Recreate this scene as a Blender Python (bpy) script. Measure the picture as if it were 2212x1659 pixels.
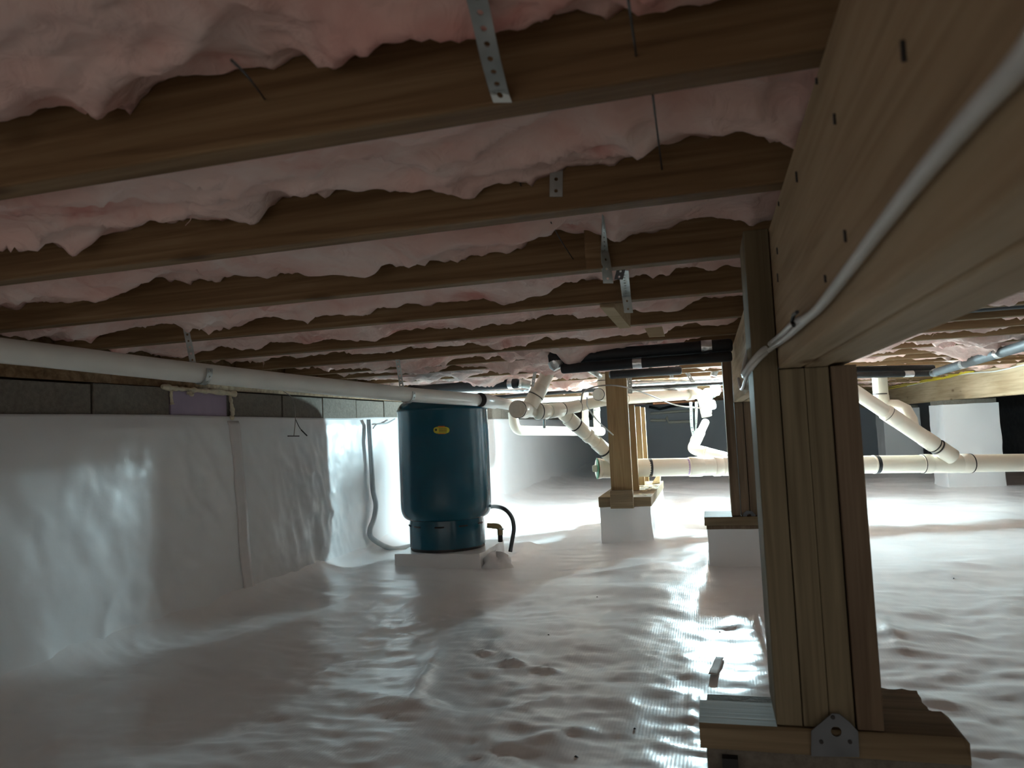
import bpy, bmesh, math, random
import numpy as np
from mathutils import Vector, Matrix

# ------------------------------------------------------------------ camera, world, exposure
for o in list(bpy.data.objects):
    bpy.data.objects.remove(o)
sc = bpy.context.scene
COL = sc.collection
CX, CY, FPX = 1106.0, 829.5, 1569.5
YAW, PITCH, ROLL = 0.2618, 0.0636, 0.0468
CAMZ = 0.66

def cam_axes():
    cy, sy = math.cos(YAW), math.sin(YAW)
    cp, sp = math.cos(PITCH), math.sin(PITCH)
    f = Vector((-sy * cp, cy * cp, sp))
    r0 = Vector((cy, sy, 0))
    u0 = r0.cross(f)
    cr, sr = math.cos(ROLL), math.sin(ROLL)
    return r0 * cr - u0 * sr, u0 * cr + r0 * sr, f
R_, U_, F_ = cam_axes()
CAM = Vector((0, 0, CAMZ))
cd = bpy.data.cameras.new('camera')
cam = bpy.data.objects.new('camera', cd)
COL.objects.link(cam)
cd.sensor_width = 36.0
cd.lens = FPX / 2212.0 * 36.0
cd.clip_start = 0.02
cd.dof.use_dof = True
cd.dof.focus_distance = 3.2
cd.dof.aperture_fstop = 9.0
M = Matrix((R_, U_, -F_)).transposed().to_4x4()
M.translation = CAM
cam.matrix_world = M
sc.camera = cam

world = bpy.data.worlds.new('world')
sc.world = world
world.use_nodes = True
world.node_tree.nodes['Background'].inputs[0].default_value = (1.0, 0.95, 0.88, 1)
world.node_tree.nodes['Background'].inputs[1].default_value = 0.22
LAMP_STRENGTH = 1750.0
LAMP_COLOR = (0.66, 0.92, 1.0)

vs = sc.view_settings
vs.view_transform = 'Standard'
vs.look = 'None'
vs.gamma = 1.0
vs.exposure = 1.65
vs.use_curve_mapping = False
cyc = sc.cycles
cyc.max_bounces = 6
cyc.diffuse_bounces = 5
cyc.glossy_bounces = 3
cyc.use_adaptive_sampling = True
cyc.adaptive_threshold = 0.15
cyc.adaptive_min_samples = 16
cyc.use_light_tree = False
cyc.transmission_bounces = 4
cyc.use_denoising = True
cyc.sample_clamp_indirect = 6.0
cyc.caustics_reflective = False
cyc.caustics_refractive = False

random.seed(7)

# ------------------------------------------------------------------ helpers
def ray(u, v):
    return F_ * FPX + R_ * (u - CX) - U_ * (v - CY)
def W(u, v, d):                      # point seen at (u, v) at distance d in front of the camera
    return CAM + ray(u, v) / FPX * d
def WY(u, v, y):
    d = ray(u, v); return CAM + d * (y / d.y)
def WZ(u, v, z):
    d = ray(u, v); return CAM + d * ((z - CAMZ) / d.z)
def WX(u, v, x):
    d = ray(u, v); return CAM + d * (x / d.x)

def _hash(ix, iy, s):
    ix = ix.astype(np.int64); iy = iy.astype(np.int64)
    n = (ix * 374761393 + iy * 668265263 + s * 974711) & 0x7fffffff
    n = ((n ^ (n >> 13)) * 1274126177) & 0x7fffffff
    n = (n ^ (n >> 16)) & 0xffff
    return n / 65535.0
def vnoise(x, y, s=0):
    x = np.asarray(x, float); y = np.asarray(y, float)
    ix = np.floor(x); iy = np.floor(y); fx = x - ix; fy = y - iy
    fx = fx * fx * fx * (fx * (fx * 6 - 15) + 10); fy = fy * fy * fy * (fy * (fy * 6 - 15) + 10)
    a = _hash(ix, iy, s); b = _hash(ix + 1, iy, s); c = _hash(ix, iy + 1, s); d = _hash(ix + 1, iy + 1, s)
    return (a * (1 - fx) + b * fx) * (1 - fy) + (c * (1 - fx) + d * fx) * fy * 1.0
def fbm(x, y, s=0, o=4, g=0.5):
    t = 0; a = 1.0; n = 0
    for i in range(o):
        t = t + a * (vnoise(x * 2 ** i + 17.3 * i, y * 2 ** i - 9.1 * i, s + i) - 0.5) * 2; n += a; a *= g
    return t / n
def ridge(x, y, s=0, o=3, g=0.5):
    t = 0; a = 1.0; n = 0
    for i in range(o):
        v = 1 - np.abs(vnoise(x * 2 ** i + 5.3 * i, y * 2 ** i + 3.7 * i, s + i) - 0.5) * 2
        t = t + a * v * v; n += a; a *= g
    return t / n

class MB:
    def __init__(self):
        self.v = []; self.f = []
    def box(self, x0, x1, y0, y1, z0, z1):
        b = len(self.v)
        self.v += [(x0, y0, z0), (x1, y0, z0), (x1, y1, z0), (x0, y1, z0), (x0, y0, z1), (x1, y0, z1), (x1, y1, z1), (x0, y1, z1)]
        self.f += [tuple(b + i for i in q) for q in ((3, 2, 1, 0), (4, 5, 6, 7), (0, 1, 5, 4), (1, 2, 6, 5), (2, 3, 7, 6), (3, 0, 4, 7))]
        return self
    def obox(self, c, ax, ay, az):   # oriented box from centre and three half axes
        c = Vector(c); ax = Vector(ax); ay = Vector(ay); az = Vector(az); b = len(self.v)
        for sz in (-1, 1):
            for sx, sy in ((-1, -1), (1, -1), (1, 1), (-1, 1)):
                self.v.append(tuple(c + ax * sx + ay * sy + az * sz))
        self.f += [tuple(b + i for i in q) for q in ((3, 2, 1, 0), (4, 5, 6, 7), (0, 1, 5, 4), (1, 2, 6, 5), (2, 3, 7, 6), (3, 0, 4, 7))]
        return self
    def tube(self, pts, r, n=16, cap=True):
        P = [Vector(p) for p in pts]
        rs = r if isinstance(r, (list, tuple)) else [r] * len(P)
        b = len(self.v); T = []
        for i in range(len(P)):
            t = (P[min(i + 1, len(P) - 1)] - P[max(i - 1, 0)])
            T.append(t.normalized() if t.length > 1e-9 else (T[-1] if T else Vector((0, 0, 1))))
        up = Vector((0, 0, 1)) if abs(T[0].z) < 0.9 else Vector((1, 0, 0))
        nrm = T[0].cross(up).normalized()
        for i, p in enumerate(P):
            if i:
                nrm = (nrm - T[i] * nrm.dot(T[i])).normalized()
            bi = T[i].cross(nrm)
            for k in range(n):
                a = 2 * math.pi * k / n
                self.v.append(tuple(p + (nrm * math.cos(a) + bi * math.sin(a)) * rs[i]))
        for i in range(len(P) - 1):
            for k in range(n):
                k2 = (k + 1) % n
                self.f.append((b + i * n + k, b + i * n + k2, b + (i + 1) * n + k2, b + (i + 1) * n + k))
        if cap:
            self.f.append(tuple(b + k for k in reversed(range(n))))
            self.f.append(tuple(b + (len(P) - 1) * n + k for k in range(n)))
        return self
    def lathe(self, prof, c=(0, 0, 0), n=48):
        b = len(self.v); c = Vector(c)
        for r, z in prof:
            for k in range(n):
                a = 2 * math.pi * k / n
                self.v.append((c.x + r * math.cos(a), c.y + r * math.sin(a), c.z + z))
        for i in range(len(prof) - 1):
            for k in range(n):
                k2 = (k + 1) % n
                self.f.append((b + i * n + k, b + i * n + k2, b + (i + 1) * n + k2, b + (i + 1) * n + k))
        self.f.append(tuple(b + k for k in reversed(range(n))))
        self.f.append(tuple(b + (len(prof) - 1) * n + k for k in range(n)))
        return self
    def prism(self, poly, off):      # 3D polygon extruded by a vector
        b = len(self.v); n = len(poly); off = Vector(off)
        self.v += [tuple(p) for p in poly] + [tuple(Vector(p) + off) for p in poly]
        self.f.append(tuple(b + i for i in range(n)))
        self.f.append(tuple(b + n + i for i in reversed(range(n))))
        for i in range(n):
            j = (i + 1) % n
            self.f.append((b + j, b + i, b + n + i, b + n + j))
        return self
    def strap(self, pts, side, w, th, holes=True, pitch=None, hr=0.26):
        """perforated flat strip along pts; side = width direction"""
        P = [Vector(p) for p in pts]; L = [0]
        for i in range(1, len(P)):
            L.append(L[-1] + (P[i] - P[i - 1]).length)
        pitch = pitch or w * 1.05
        n = max(1, round(L[-1] / pitch))
        sides = side if isinstance(side, list) else None
        def pt(s):
            s = min(max(s, 0), L[-1])
            for i in range(1, len(P)):
                if s <= L[i] + 1e-12:
                    t = (s - L[i - 1]) / max(L[i] - L[i - 1], 1e-9)
                    return P[i - 1].lerp(P[i], t), (P[i] - P[i - 1]).normalized(), (i - 1 + t) / (len(P) - 1)
            return P[-1], (P[-1] - P[-2]).normalized(), 1
        def sd(q):
            if sides:
                k = q * (len(sides) - 1); i = min(int(k), len(sides) - 2)
                return Vector(sides[i]).lerp(Vector(sides[i + 1]), k - i).normalized()
            return Vector(side).normalized()
        step = L[-1] / n
        for c in range(n):
            s0 = c * step
            outer = []; inner = []
            per = [(-1, -1), (0, -1), (1, -1), (1, 0), (1, 1), (0, 1), (-1, 1), (-1, 0)]
            for (a, bb) in per:
                p, t, q = pt(s0 + step * (bb + 1) / 2); S = sd(q); N = S.cross(t).normalized()
                outer.append((p + S * a * w / 2, N))
            p, t, q = pt(s0 + step / 2); S = sd(q); N = S.cross(t).normalized()
            for (a, bb) in per:
                d = math.hypot(a, bb)
                inner.append((p + (S * a + t * bb) / d * w * hr, N))
            b = len(self.v)
            for sg in (0.5, -0.5):
                for (p_, N_) in outer + inner:
                    self.v.append(tuple(p_ + N_ * th * sg))
            for k in range(8):
                k2 = (k + 1) % 8
                self.f.append((b + k, b + k2, b + 8 + k2, b + 8 + k))
                self.f.append((b + 16 + k2, b + 16 + k, b + 24 + k, b + 24 + k2))
                self.f.append((b + 8 + k, b + 8 + k2, b + 24 + k2, b + 24 + k))
                self.f.append((b + k2, b + k, b + 16 + k, b + 16 + k2))
                if not holes:
                    pass
        return self
    def build(self, name, mat, parent=None, smooth=False, bevel=0):
        me = bpy.data.meshes.new(name)
        me.from_pydata(self.v, [], self.f)
        me.materials.append(mat)
        if smooth:
            me.polygons.foreach_set('use_smooth', [True] * len(me.polygons))
            try:
                me.set_sharp_from_angle(angle=math.radians(40))
            except Exception:
                pass
        me.update()
        o = bpy.data.objects.new(name, me)
        COL.objects.link(o)
        if parent:
            o.parent = parent
        if bevel:
            m = o.modifiers.new('b', 'BEVEL'); m.width = bevel; m.segments = 2; m.limit_method = 'ANGLE'
        return o

def grid_mesh(name, V, nx, ny, mat, parent=None, closed_skirt=None):
    """V: (ny,nx,3) array"""
    idx = np.arange(nx * ny).reshape(ny, nx)
    F = np.stack([idx[:-1, :-1], idx[:-1, 1:], idx[1:, 1:], idx[1:, :-1]], -1).reshape(-1, 4)
    me = bpy.data.meshes.new(name)
    me.from_pydata(V.reshape(-1, 3).tolist(), [], F.tolist())
    me.materials.append(mat)
    me.polygons.foreach_set('use_smooth', [True] * len(me.polygons))
    me.update()
    o = bpy.data.objects.new(name, me); COL.objects.link(o)
    if parent: o.parent = parent
    return o

def tag(o, label=None, cat=None, group=None, kind=None):
    if label: o['label'] = label
    if cat: o['category'] = cat
    if group: o['group'] = group
    if kind: o['kind'] = kind
    return o
def thing(name, label, cat, loc=(0, 0, 0), group=None):
    """An Empty whose children are built in world coordinates."""
    o = bpy.data.objects.new(name, None); COL.objects.link(o)
    o.location = loc
    o.empty_display_size = 0.05
    return tag(o, label, cat, group)
def adopt(t):
    """keep children's world coordinates although the Empty stands at its base"""
    inv = Matrix.Translation(t.location).inverted()
    for c in t.children:
        c.matrix_parent_inverse = inv
ALL_THINGS = []
def T(name, label, cat, loc=(0, 0, 0), group=None):
    t = thing(name, label, cat, loc, group); ALL_THINGS.append(t); return t

def bez(p, n=8):                      # smooth Catmull-Rom through points
    P = [Vector(q) for q in p]; P = [P[0] * 2 - P[1]] + P + [P[-1] * 2 - P[-2]]; out = []
    for i in range(1, len(P) - 2):
        for k in range(n):
            t = k / n; a, b, c, d = P[i - 1], P[i], P[i + 1], P[i + 2]
            out.append(0.5 * ((2 * b) + (c - a) * t + (2 * a - 5 * b + 4 * c - d) * t * t + (3 * b - a - 3 * c + d) * t ** 3))
    out.append(P[-2]); return out
def bend(a, b, c, rad, n=7):          # points of an elbow a-b-c rounded at b
    a, b, c = Vector(a), Vector(b), Vector(c)
    d1 = (a - b).normalized(); d2 = (c - b).normalized()
    p0 = b + d1 * rad; p2 = b + d2 * rad
    return [p0.lerp(b, t).lerp(b.lerp(p2, t), t) for t in [i / n for i in range(n + 1)]]

# ------------------------------------------------------------------ materials
def new_mat(name):
    m = bpy.data.materials.new(name); m.use_nodes = True
    nt = m.node_tree; nt.nodes.clear()
    out = nt.nodes.new('ShaderNodeOutputMaterial'); b = nt.nodes.new('ShaderNodeBsdfPrincipled')
    nt.links.new(b.outputs[0], out.inputs[0])
    return m, nt, b
def N(nt, t, **kw):
    n = nt.nodes.new(t)
    for k, v in kw.items():
        if k.startswith('i_'): n.inputs[k[2:]].default_value = v
        else: setattr(n, k, v)
    return n
def noise_ramp(nt, scale, cols, detail=4, vec=None, rough=0.55, dist=0.0):
    n = N(nt, 'ShaderNodeTexNoise'); n.inputs['Scale'].default_value = scale; n.inputs['Detail'].default_value = detail
    n.inputs['Roughness'].default_value = rough; n.inputs['Distortion'].default_value = dist
    if vec is not None: nt.links.new(vec, n.inputs['Vector'])
    r = N(nt, 'ShaderNodeValToRGB'); e = r.color_ramp.elements
    while len(e) < len(cols): e.new(0.5)
    for i, (p, c) in enumerate(cols): e[i].position = p; e[i].color = (*c, 1)
    nt.links.new(n.outputs['Fac'], r.inputs[0])
    return n, r
def add_bump(nt, b, h, strength, dist):
    bp = N(nt, 'ShaderNodeBump'); bp.inputs['Strength'].default_value = strength; bp.inputs['Distance'].default_value = dist
    nt.links.new(h, bp.inputs['Height']); nt.links.new(bp.outputs[0], b.inputs['Normal']); return bp
def coords(nt, scale=(1, 1, 1), kind='Object'):
    tc = N(nt, 'ShaderNodeTexCoord'); mp = N(nt, 'ShaderNodeMapping'); mp.inputs['Scale'].default_value = scale
    nt.links.new(tc.outputs[kind], mp.inputs[0]); return mp.outputs[0]

def wood_mat(name, c1, c2, c3, axis='X', rough=0.75, knots=True):
    m, nt, b = new_mat(name)
    s = {'X': (1.2, 30, 30), 'Y': (30, 1.2, 30), 'Z': (30, 30, 1.2)}[axis]
    v = coords(nt, s)
    n, r = noise_ramp(nt, 1.6, [(0.28, c1), (0.5, c2), (0.74, c3)], detail=3, vec=v, rough=0.6, dist=0.5)
    s2 = {'X': (0.6, 3, 3), 'Y': (3, 0.6, 3), 'Z': (3, 3, 0.6)}[axis]
    n2, r2 = noise_ramp(nt, 2.2, [(0.3, (0.72, 0.68, 0.62)), (0.65, (1, 1, 1))], detail=1, vec=coords(nt, s2))
    mx = N(nt, 'ShaderNodeMixRGB', blend_type='MULTIPLY'); mx.inputs[0].default_value = 1
    nt.links.new(r.outputs[0], mx.inputs[1]); nt.links.new(r2.outputs[0], mx.inputs[2])
    col = mx.outputs[0]
    if knots:
        s3 = {'X': (2.2, 7, 7), 'Y': (7, 2.2, 7), 'Z': (7, 7, 2.2)}[axis]
        vo = N(nt, 'ShaderNodeTexVoronoi'); vo.inputs['Scale'].default_value = 1.0
        nt.links.new(coords(nt, s3), vo.inputs['Vector'])
        kr = N(nt, 'ShaderNodeValToRGB'); kr.color_ramp.elements[0].position = 0.05; kr.color_ramp.elements[1].position = 0.12
        kr.color_ramp.elements[0].color = (0.35, 0.25, 0.17, 1); kr.color_ramp.elements[1].color = (1, 1, 1, 1)
        nt.links.new(vo.outputs['Distance'], kr.inputs[0])
        m2 = N(nt, 'ShaderNodeMixRGB', blend_type='MULTIPLY'); m2.inputs[0].default_value = 0.8
        nt.links.new(col, m2.inputs[1]); nt.links.new(kr.outputs[0], m2.inputs[2]); col = m2.outputs[0]
    nt.links.new(col, b.inputs['Base Color'])
    b.inputs['Roughness'].default_value = rough
    b.inputs['Specular IOR Level'].default_value = 0.25
    add_bump(nt, b, n.outputs['Fac'], 0.35, 0.004)
    return m

def plain(name, col, rough=0.5, metal=0.0, var=0.12, scale=18, bump=0.0, spec=0.5):
    m, nt, b = new_mat(name)
    d = tuple(c * (1 - var) for c in col); l = tuple(min(1, c * (1 + var)) for c in col)
    n, r = noise_ramp(nt, scale, [(0.3, d), (0.7, l)], detail=1.5, vec=coords(nt))
    nt.links.new(r.outputs[0], b.inputs['Base Color'])
    b.inputs['Roughness'].default_value = rough; b.inputs['Metallic'].default_value = metal
    b.inputs['Specular IOR Level'].default_value = spec
    if bump: add_bump(nt, b, n.outputs['Fac'], bump, 0.004)
    return m

# wood
W_JOIST = wood_mat('joist_wood', (0.15, 0.085, 0.040), (0.25, 0.155, 0.078), (0.36, 0.25, 0.14), 'X')
W_GIRD = wood_mat('girder_wood', (0.42, 0.31, 0.19), (0.55, 0.42, 0.27), (0.65, 0.52, 0.35), 'Y')
W_POST = wood_mat('treated_post_wood', (0.145, 0.115, 0.068), (0.235, 0.19, 0.12), (0.32, 0.265, 0.17), 'Z', knots=False)
W_POSTR = wood_mat('reddish_post_wood', (0.14, 0.095, 0.062), (0.21, 0.15, 0.10), (0.28, 0.205, 0.14), 'Z', knots=False)
W_STUD = wood_mat('stud_wood', (0.24, 0.15, 0.075), (0.36, 0.24, 0.12), (0.47, 0.33, 0.18), 'Z')
W_PLATE = wood_mat('plate_wood', (0.17, 0.125, 0.075), (0.26, 0.195, 0.12), (0.36, 0.28, 0.18), 'X')
W_PALE = wood_mat('pale_wood', (0.55, 0.43, 0.27), (0.66, 0.54, 0.36), (0.75, 0.63, 0.45), 'X', knots=False)
W_SUB = plain('subfloor_wood', (0.16, 0.10, 0.06), 0.9, var=0.3)

def liner_mat(name, col=(0.86, 0.855, 0.855), rough=0.30, weave=260):
    m, nt, b = new_mat(name)
    v = coords(nt)
    n, r = noise_ramp(nt, 1.5, [(0.1, tuple(c * 0.96 for c in col)), (0.9, col)], detail=1.0, vec=v)
    nt.links.new(r.outputs[0], b.inputs['Base Color'])
    b.inputs['Roughness'].default_value = rough
    b.inputs['Specular IOR Level'].default_value = 0.5
    # fine wrinkles and the woven scrim
    nz = N(nt, 'ShaderNodeTexNoise'); nz.inputs['Scale'].default_value = 30; nz.inputs['Detail'].default_value = 2
    nt.links.new(v, nz.inputs['Vector'])
    b1 = N(nt, 'ShaderNodeBump'); b1.inputs['Strength'].default_value = 0.10; b1.inputs['Distance'].default_value = 0.006
    nt.links.new(nz.outputs['Fac'], b1.inputs['Height'])
    ck = N(nt, 'ShaderNodeTexWave'); ck.inputs['Scale'].default_value = weave / 6.28; ck.inputs['Distortion'].default_value = 0.6
    nt.links.new(v, ck.inputs['Vector'])
    b2 = N(nt, 'ShaderNodeBump'); b2.inputs['Strength'].default_value = 0.04; b2.inputs['Distance'].default_value = 0.002
    nt.links.new(ck.outputs['Fac'], b2.inputs['Height']); nt.links.new(b1.outputs[0], b2.inputs['Normal'])
    nt.links.new(b2.outputs[0], b.inputs['Normal'])
    return m
LINER = liner_mat('white_liner')
LINER_W = liner_mat('white_wall_liner', (0.82, 0.825, 0.83), 0.33)
TAPE = plain('seam_tape', (0.70, 0.655, 0.64), 0.3, var=0.04)

def insul_mat():
    m, nt, b = new_mat('pink_fibreglass')
    v = coords(nt)
    n, r = noise_ramp(nt, 4.5, [(0.28, (0.74, 0.36, 0.31)), (0.42, (0.87, 0.58, 0.51)), (0.56, (0.91, 0.68, 0.61)), (0.72, (0.94, 0.79, 0.72))], detail=4, vec=v, rough=0.62, dist=0.8)
    nt.links.new(r.outputs[0], b.inputs['Base Color'])
    b.inputs['Roughness'].default_value = 1.0
    b.inputs['Specular IOR Level'].default_value = 0.05
    nz = N(nt, 'ShaderNodeTexNoise'); nz.inputs['Scale'].default_value = 28; nz.inputs['Detail'].default_value = 3; nz.inputs['Distortion'].default_value = 1.0
    nt.links.new(v, nz.inputs['Vector'])
    add_bump(nt, b, nz.outputs['Fac'], 0.4, 0.016)
    return m
INSUL = insul_mat()

def block_mat():
    m, nt, b = new_mat('concrete_block')
    v = coords(nt)
    n, r = noise_ramp(nt, 60, [(0.3, (0.14, 0.12, 0.095)), (0.7, (0.22, 0.195, 0.16))], detail=4, vec=v, rough=0.7)
    nt.links.new(r.outputs[0], b.inputs['Base Color']); b.inputs['Roughness'].default_value = 0.95
    add_bump(nt, b, n.outputs['Fac'], 0.5, 0.006); return m
BLOCK = block_mat()
MORTAR = plain('mortar', (0.20, 0.185, 0.16), 0.95, bump=0.3, scale=80)
DARKWALL = plain('painted_unlit_wall', (0.035, 0.03, 0.03), 0.95, var=0.3)  # near-black colour stands in for the unlit depth at the right
FOAMB = plain('lavender_foam_board', (0.40, 0.32, 0.42), 0.8, var=0.04)
SPRAY = plain('spray_foam', (0.62, 0.55, 0.40), 0.8, bump=0.4, scale=60)
PVC = plain('white_pvc', (0.80, 0.735, 0.62), 0.28, var=0.04, scale=6)
PVC2 = plain('aged_white_pvc', (0.84, 0.83, 0.77), 0.28, var=0.05, scale=9)
PRIMER = plain('purple_primer', (0.45, 0.30, 0.48), 0.4)
BLACKBAND = plain('black_tape_band', (0.012, 0.012, 0.014), 0.5)
GLUE = plain('dark_joint_line', (0.05, 0.04, 0.035), 0.7)
BLACKF = plain('black_foam_insulation', (0.016, 0.017, 0.020), 0.55, bump=0.15, scale=40)
GREYF = plain('grey_foam_insulation', (0.10, 0.115, 0.125), 0.6)
FOIL = plain('foil_tape', (0.80, 0.82, 0.83), 0.28, metal=1.0, bump=0.9, scale=55, var=0.08)
GALV = plain('galvanised_steel', (0.50, 0.54, 0.53), 0.42, metal=0.85, var=0.2, scale=35)
STEEL = plain('dull_bracket_steel', (0.16, 0.17, 0.18), 0.6, metal=0.3, var=0.2)
RUSTW = plain('dark_wire', (0.03, 0.025, 0.022), 0.6)
TEAL = plain('teal_tank_paint', (0.001, 0.080, 0.125), 0.20, var=0.04, scale=4)
BLACKR = plain('black_rubber', (0.015, 0.015, 0.016), 0.5)
BRASS = plain('dull_brass', (0.30, 0.24, 0.13), 0.4, metal=0.8)
YELLOW = plain('yellow_sticker', (0.80, 0.70, 0.05), 0.4, var=0.03)
ORANGE = plain('orange_print', (0.75, 0.22, 0.03), 0.5, var=0.03)
GREYHOSE = plain('grey_tubing', (0.34, 0.36, 0.37), 0.4)
DKHOSE = plain('dark_grey_hose', (0.07, 0.08, 0.085), 0.45)
CABLE = plain('white_cable', (0.72, 0.73, 0.70), 0.45, var=0.05)
YCABLE = plain('yellow_cable', (0.80, 0.62, 0.05), 0.45, var=0.08)
GREYWIRE = plain('grey_wire', (0.30, 0.27, 0.24), 0.5)
COPPER = plain('copper_pipe', (0.62, 0.30, 0.16), 0.35, metal=0.9)
PAPER = plain('yellow_sawdust_wood', (0.72, 0.60, 0.38), 0.9, bump=0.5, scale=90)

# ------------------------------------------------------------------ the lamp (lights the whole place)
LAMP = Vector((0.052, 5.70, 0.845))
def emis(name, col, s):
    m = bpy.data.materials.new(name); m.use_nodes = True; nt = m.node_tree; nt.nodes.clear()
    o = nt.nodes.new('ShaderNodeOutputMaterial'); e = nt.nodes.new('ShaderNodeEmission')
    e.inputs[0].default_value = (*col, 1); e.inputs[1].default_value = s; nt.links.new(e.outputs[0], o.inputs[0]); return m
GLOW = emis('led_panel_glow', LAMP_COLOR, LAMP_STRENGTH)
lamp = T('work_light', 'glaring white three-panel work light hanging beside the girder beyond the posts', 'lamp', (LAMP.x, LAMP.y, LAMP.z))
GLOW_DIM = emis('led_panel_glow_lower', LAMP_COLOR, LAMP_STRENGTH * 0.20)
GLOW_R = emis('led_panel_glow_right', LAMP_COLOR, LAMP_STRENGTH * 0.62)
for i, (off, nrm_, gm) in enumerate((((-0.050, 0.01, 0.018), (-0.48, -0.87, 0.10), GLOW), ((0.012, -0.02, 0.050), (0.62, -0.78, -0.05), GLOW_R), ((-0.035, -0.02, -0.066), (-0.10, -0.62, -0.78), GLOW_DIM))):
    c = LAMP + Vector(off); nv = Vector(nrm_).normalized()
    ax = nv.cross(Vector((0, 0, 1))).normalized(); az = ax.cross(nv).normalized(); n = 20
    def oval(k_, d_):
        return [c + ax * (math.copysign(abs(math.cos(2 * math.pi * k / n)) ** 0.7, math.cos(2 * math.pi * k / n)) * 0.040 * k_) + az * (math.copysign(abs(math.sin(2 * math.pi * k / n)) ** 0.7, math.sin(2 * math.pi * k / n)) * 0.045 * k_) + nv * d_ for k in range(n)]
    MB().prism(oval(1.0, 0.0), nv * 0.004).build('led_panel', gm, lamp)
    MB().prism(oval(1.06, -0.016), nv * 0.0155).build('panel_housing', GALV, lamp)
hub = MB().tube([LAMP + Vector((-0.01, 0.024, 0.02)), LAMP + Vector((-0.01, 0.034, 0.02))], 0.030, 20).build('lamp_hub', GALV, lamp)
GLOW_H = emis('added_hub_glow', LAMP_COLOR, LAMP_STRENGTH * 0.45)  # extra glow added behind the panels to brighten the far left wall
MB().tube([LAMP + Vector((-0.01, 0.0345, 0.02)), LAMP + Vector((-0.01, 0.046, 0.02)), LAMP + Vector((-0.01, 0.058, 0.02)), LAMP + Vector((-0.01, 0.064, 0.02))], [0.027, 0.026, 0.019, 0.008], 20).build('added_glow_dome', GLOW_H, lamp, smooth=True)
MB().tube([LAMP + Vector((-0.01, 0.029, 0.048)), LAMP + Vector((-0.005, 0.029, 0.124))], 0.008, 10).build('socket_stem', GALV, lamp)

# ------------------------------------------------------------------ the setting
ZJ = 0.970                            # underside of the joists
ZTOP = ZJ + 0.235                     # underside of the subfloor
XW = -1.865                           # face of the left wall
YB = 12.0                             # far wall
XR = 3.7                              # right wall
YN = -1.6                             # the crawlspace goes on behind the camera

def floor_h(x, y):
    h = 0.022 * fbm(x * 1.1 + 3, y * 1.0, 1, 3) + 0.016 * fbm(x * 2.6, y * 3.4, 5, 3)
    wx = x + 0.10 * fbm(x * 3, y * 3, 60, 2); wy = y + 0.10 * fbm(x * 3, y * 3, 66, 2)
    fr = np.clip((6.5 - y) / 2.5, 0, 1)
    h = h + 0.0075 * (ridge(wx * 3.0, wy * 5.4, 9, 2) - 0.35) * (0.12 + 0.88 * fr)
    nr = np.clip((3.7 - y) / 1.7, 0, 1) * np.clip((1.9 - x) / 0.4, 0.15, 1)
    h = h + 0.0030 * nr * fbm(wx * 12, wy * 19, 14, 2) + 0.0022 * np.clip((6.5 - y) / 2.5, 0, 1) * fbm(wx * 9, wy * 14, 15, 1)
    h = h + nr * (0.0024 * fbm(x * 26, y * 34, 21, 2) + 0.0034 * (ridge(wx * 9.0 + 2, wy * 13.0, 77, 2) - 0.4))
    # sharp creases where the sheet is folded
    for (x0, y0, x1, y1, a, w) in CREASES:
        dx, dy = x1 - x0, y1 - y0; L2 = dx * dx + dy * dy
        t = np.clip(((x - x0) * dx + (y - y0) * dy) / L2, 0, 1)
        d = np.hypot(x - x0 - t * dx, y - y0 - t * dy)
        h = h + a * np.exp(-(d / w) ** 1.3) * np.sin(np.pi * np.clip(t, 0.02, 0.98))
    return h
CREASES = []
for (u0, v0, u1, v1, a, w) in ((950, 1390, 870, 1560, .02, .022), (1140, 1440, 1215, 1452, .015, .016), (1080, 1425, 1145, 1440, .016, .012), (960, 1510, 890, 1540, .012, .015),
                               (1100, 1540, 1220, 1500, .009, .010), (1020, 1400, 1070, 1412, .012, .010), (1500, 1485, 1490, 1560, .008, .006), (1488, 1560, 1503, 1612, .008, .006),
                               (1090, 1260, 1530, 1215, .012, .03), (760, 1240, 880, 1215, .016, .03), (700, 1480, 1000, 1560, .018, .05), (1000, 1640, 1300, 1570, .02, .04),
                               (1900, 1480, 2100, 1540, .014, .04), (1950, 1215, 2212, 1235, .010, .03), (1890, 1330, 1960, 1420, .010, .02), (300, 1400, 700, 1500, .012, .05)):
    p, q = WZ(u0, v0, 0), WZ(u1, v1, 0); CREASES.append((p.x, p.y, q.x, q.y, a, w))
ys = [YN, -1.0, -0.5, -0.1]
y = 0.15
while y < YB + 0.1:
    ys.append(y); y += min(0.022, max(0.007, 0.0062 * y))
ys = np.array(ys)
xs = np.concatenate([np.arange(XW - 0.05, 1.6, 0.0125), np.arange(1.6, XR + 0.1, 0.03)])
Xg, Yg = np.meshgrid(xs, ys)
Zg = floor_h(Xg, Yg)
# the sheet rises a little in a soft cove at the left wall and is pulled up round the piers and the tank pad
Zg = Zg + 0.10 * np.exp(-np.clip(Xg - XW, 0, 9) / 0.045) + 0.02 * np.exp(-np.clip(Xg - XW, 0, 9) / 0.25)
for (x0, x1, y0, y1, a, s) in ((-1.56, -1.02, 3.42, 4.05, .03, .05), (-0.63, -0.32, 4.12, 5.2, .02, .05), (-0.05, 0.36, 3.38, 3.65, .015, .04)):
    dx = np.maximum(np.maximum(x0 - Xg, Xg - x1), 0); dy = np.maximum(np.maximum(y0 - Yg, Yg - y1), 0)
    Zg = Zg + a * np.exp(-np.hypot(dx, dy) / s)
floor = tag(grid_mesh('floor', np.stack([Xg, Yg, Zg], -1), len(xs), len(ys), LINER), kind='structure')

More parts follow.
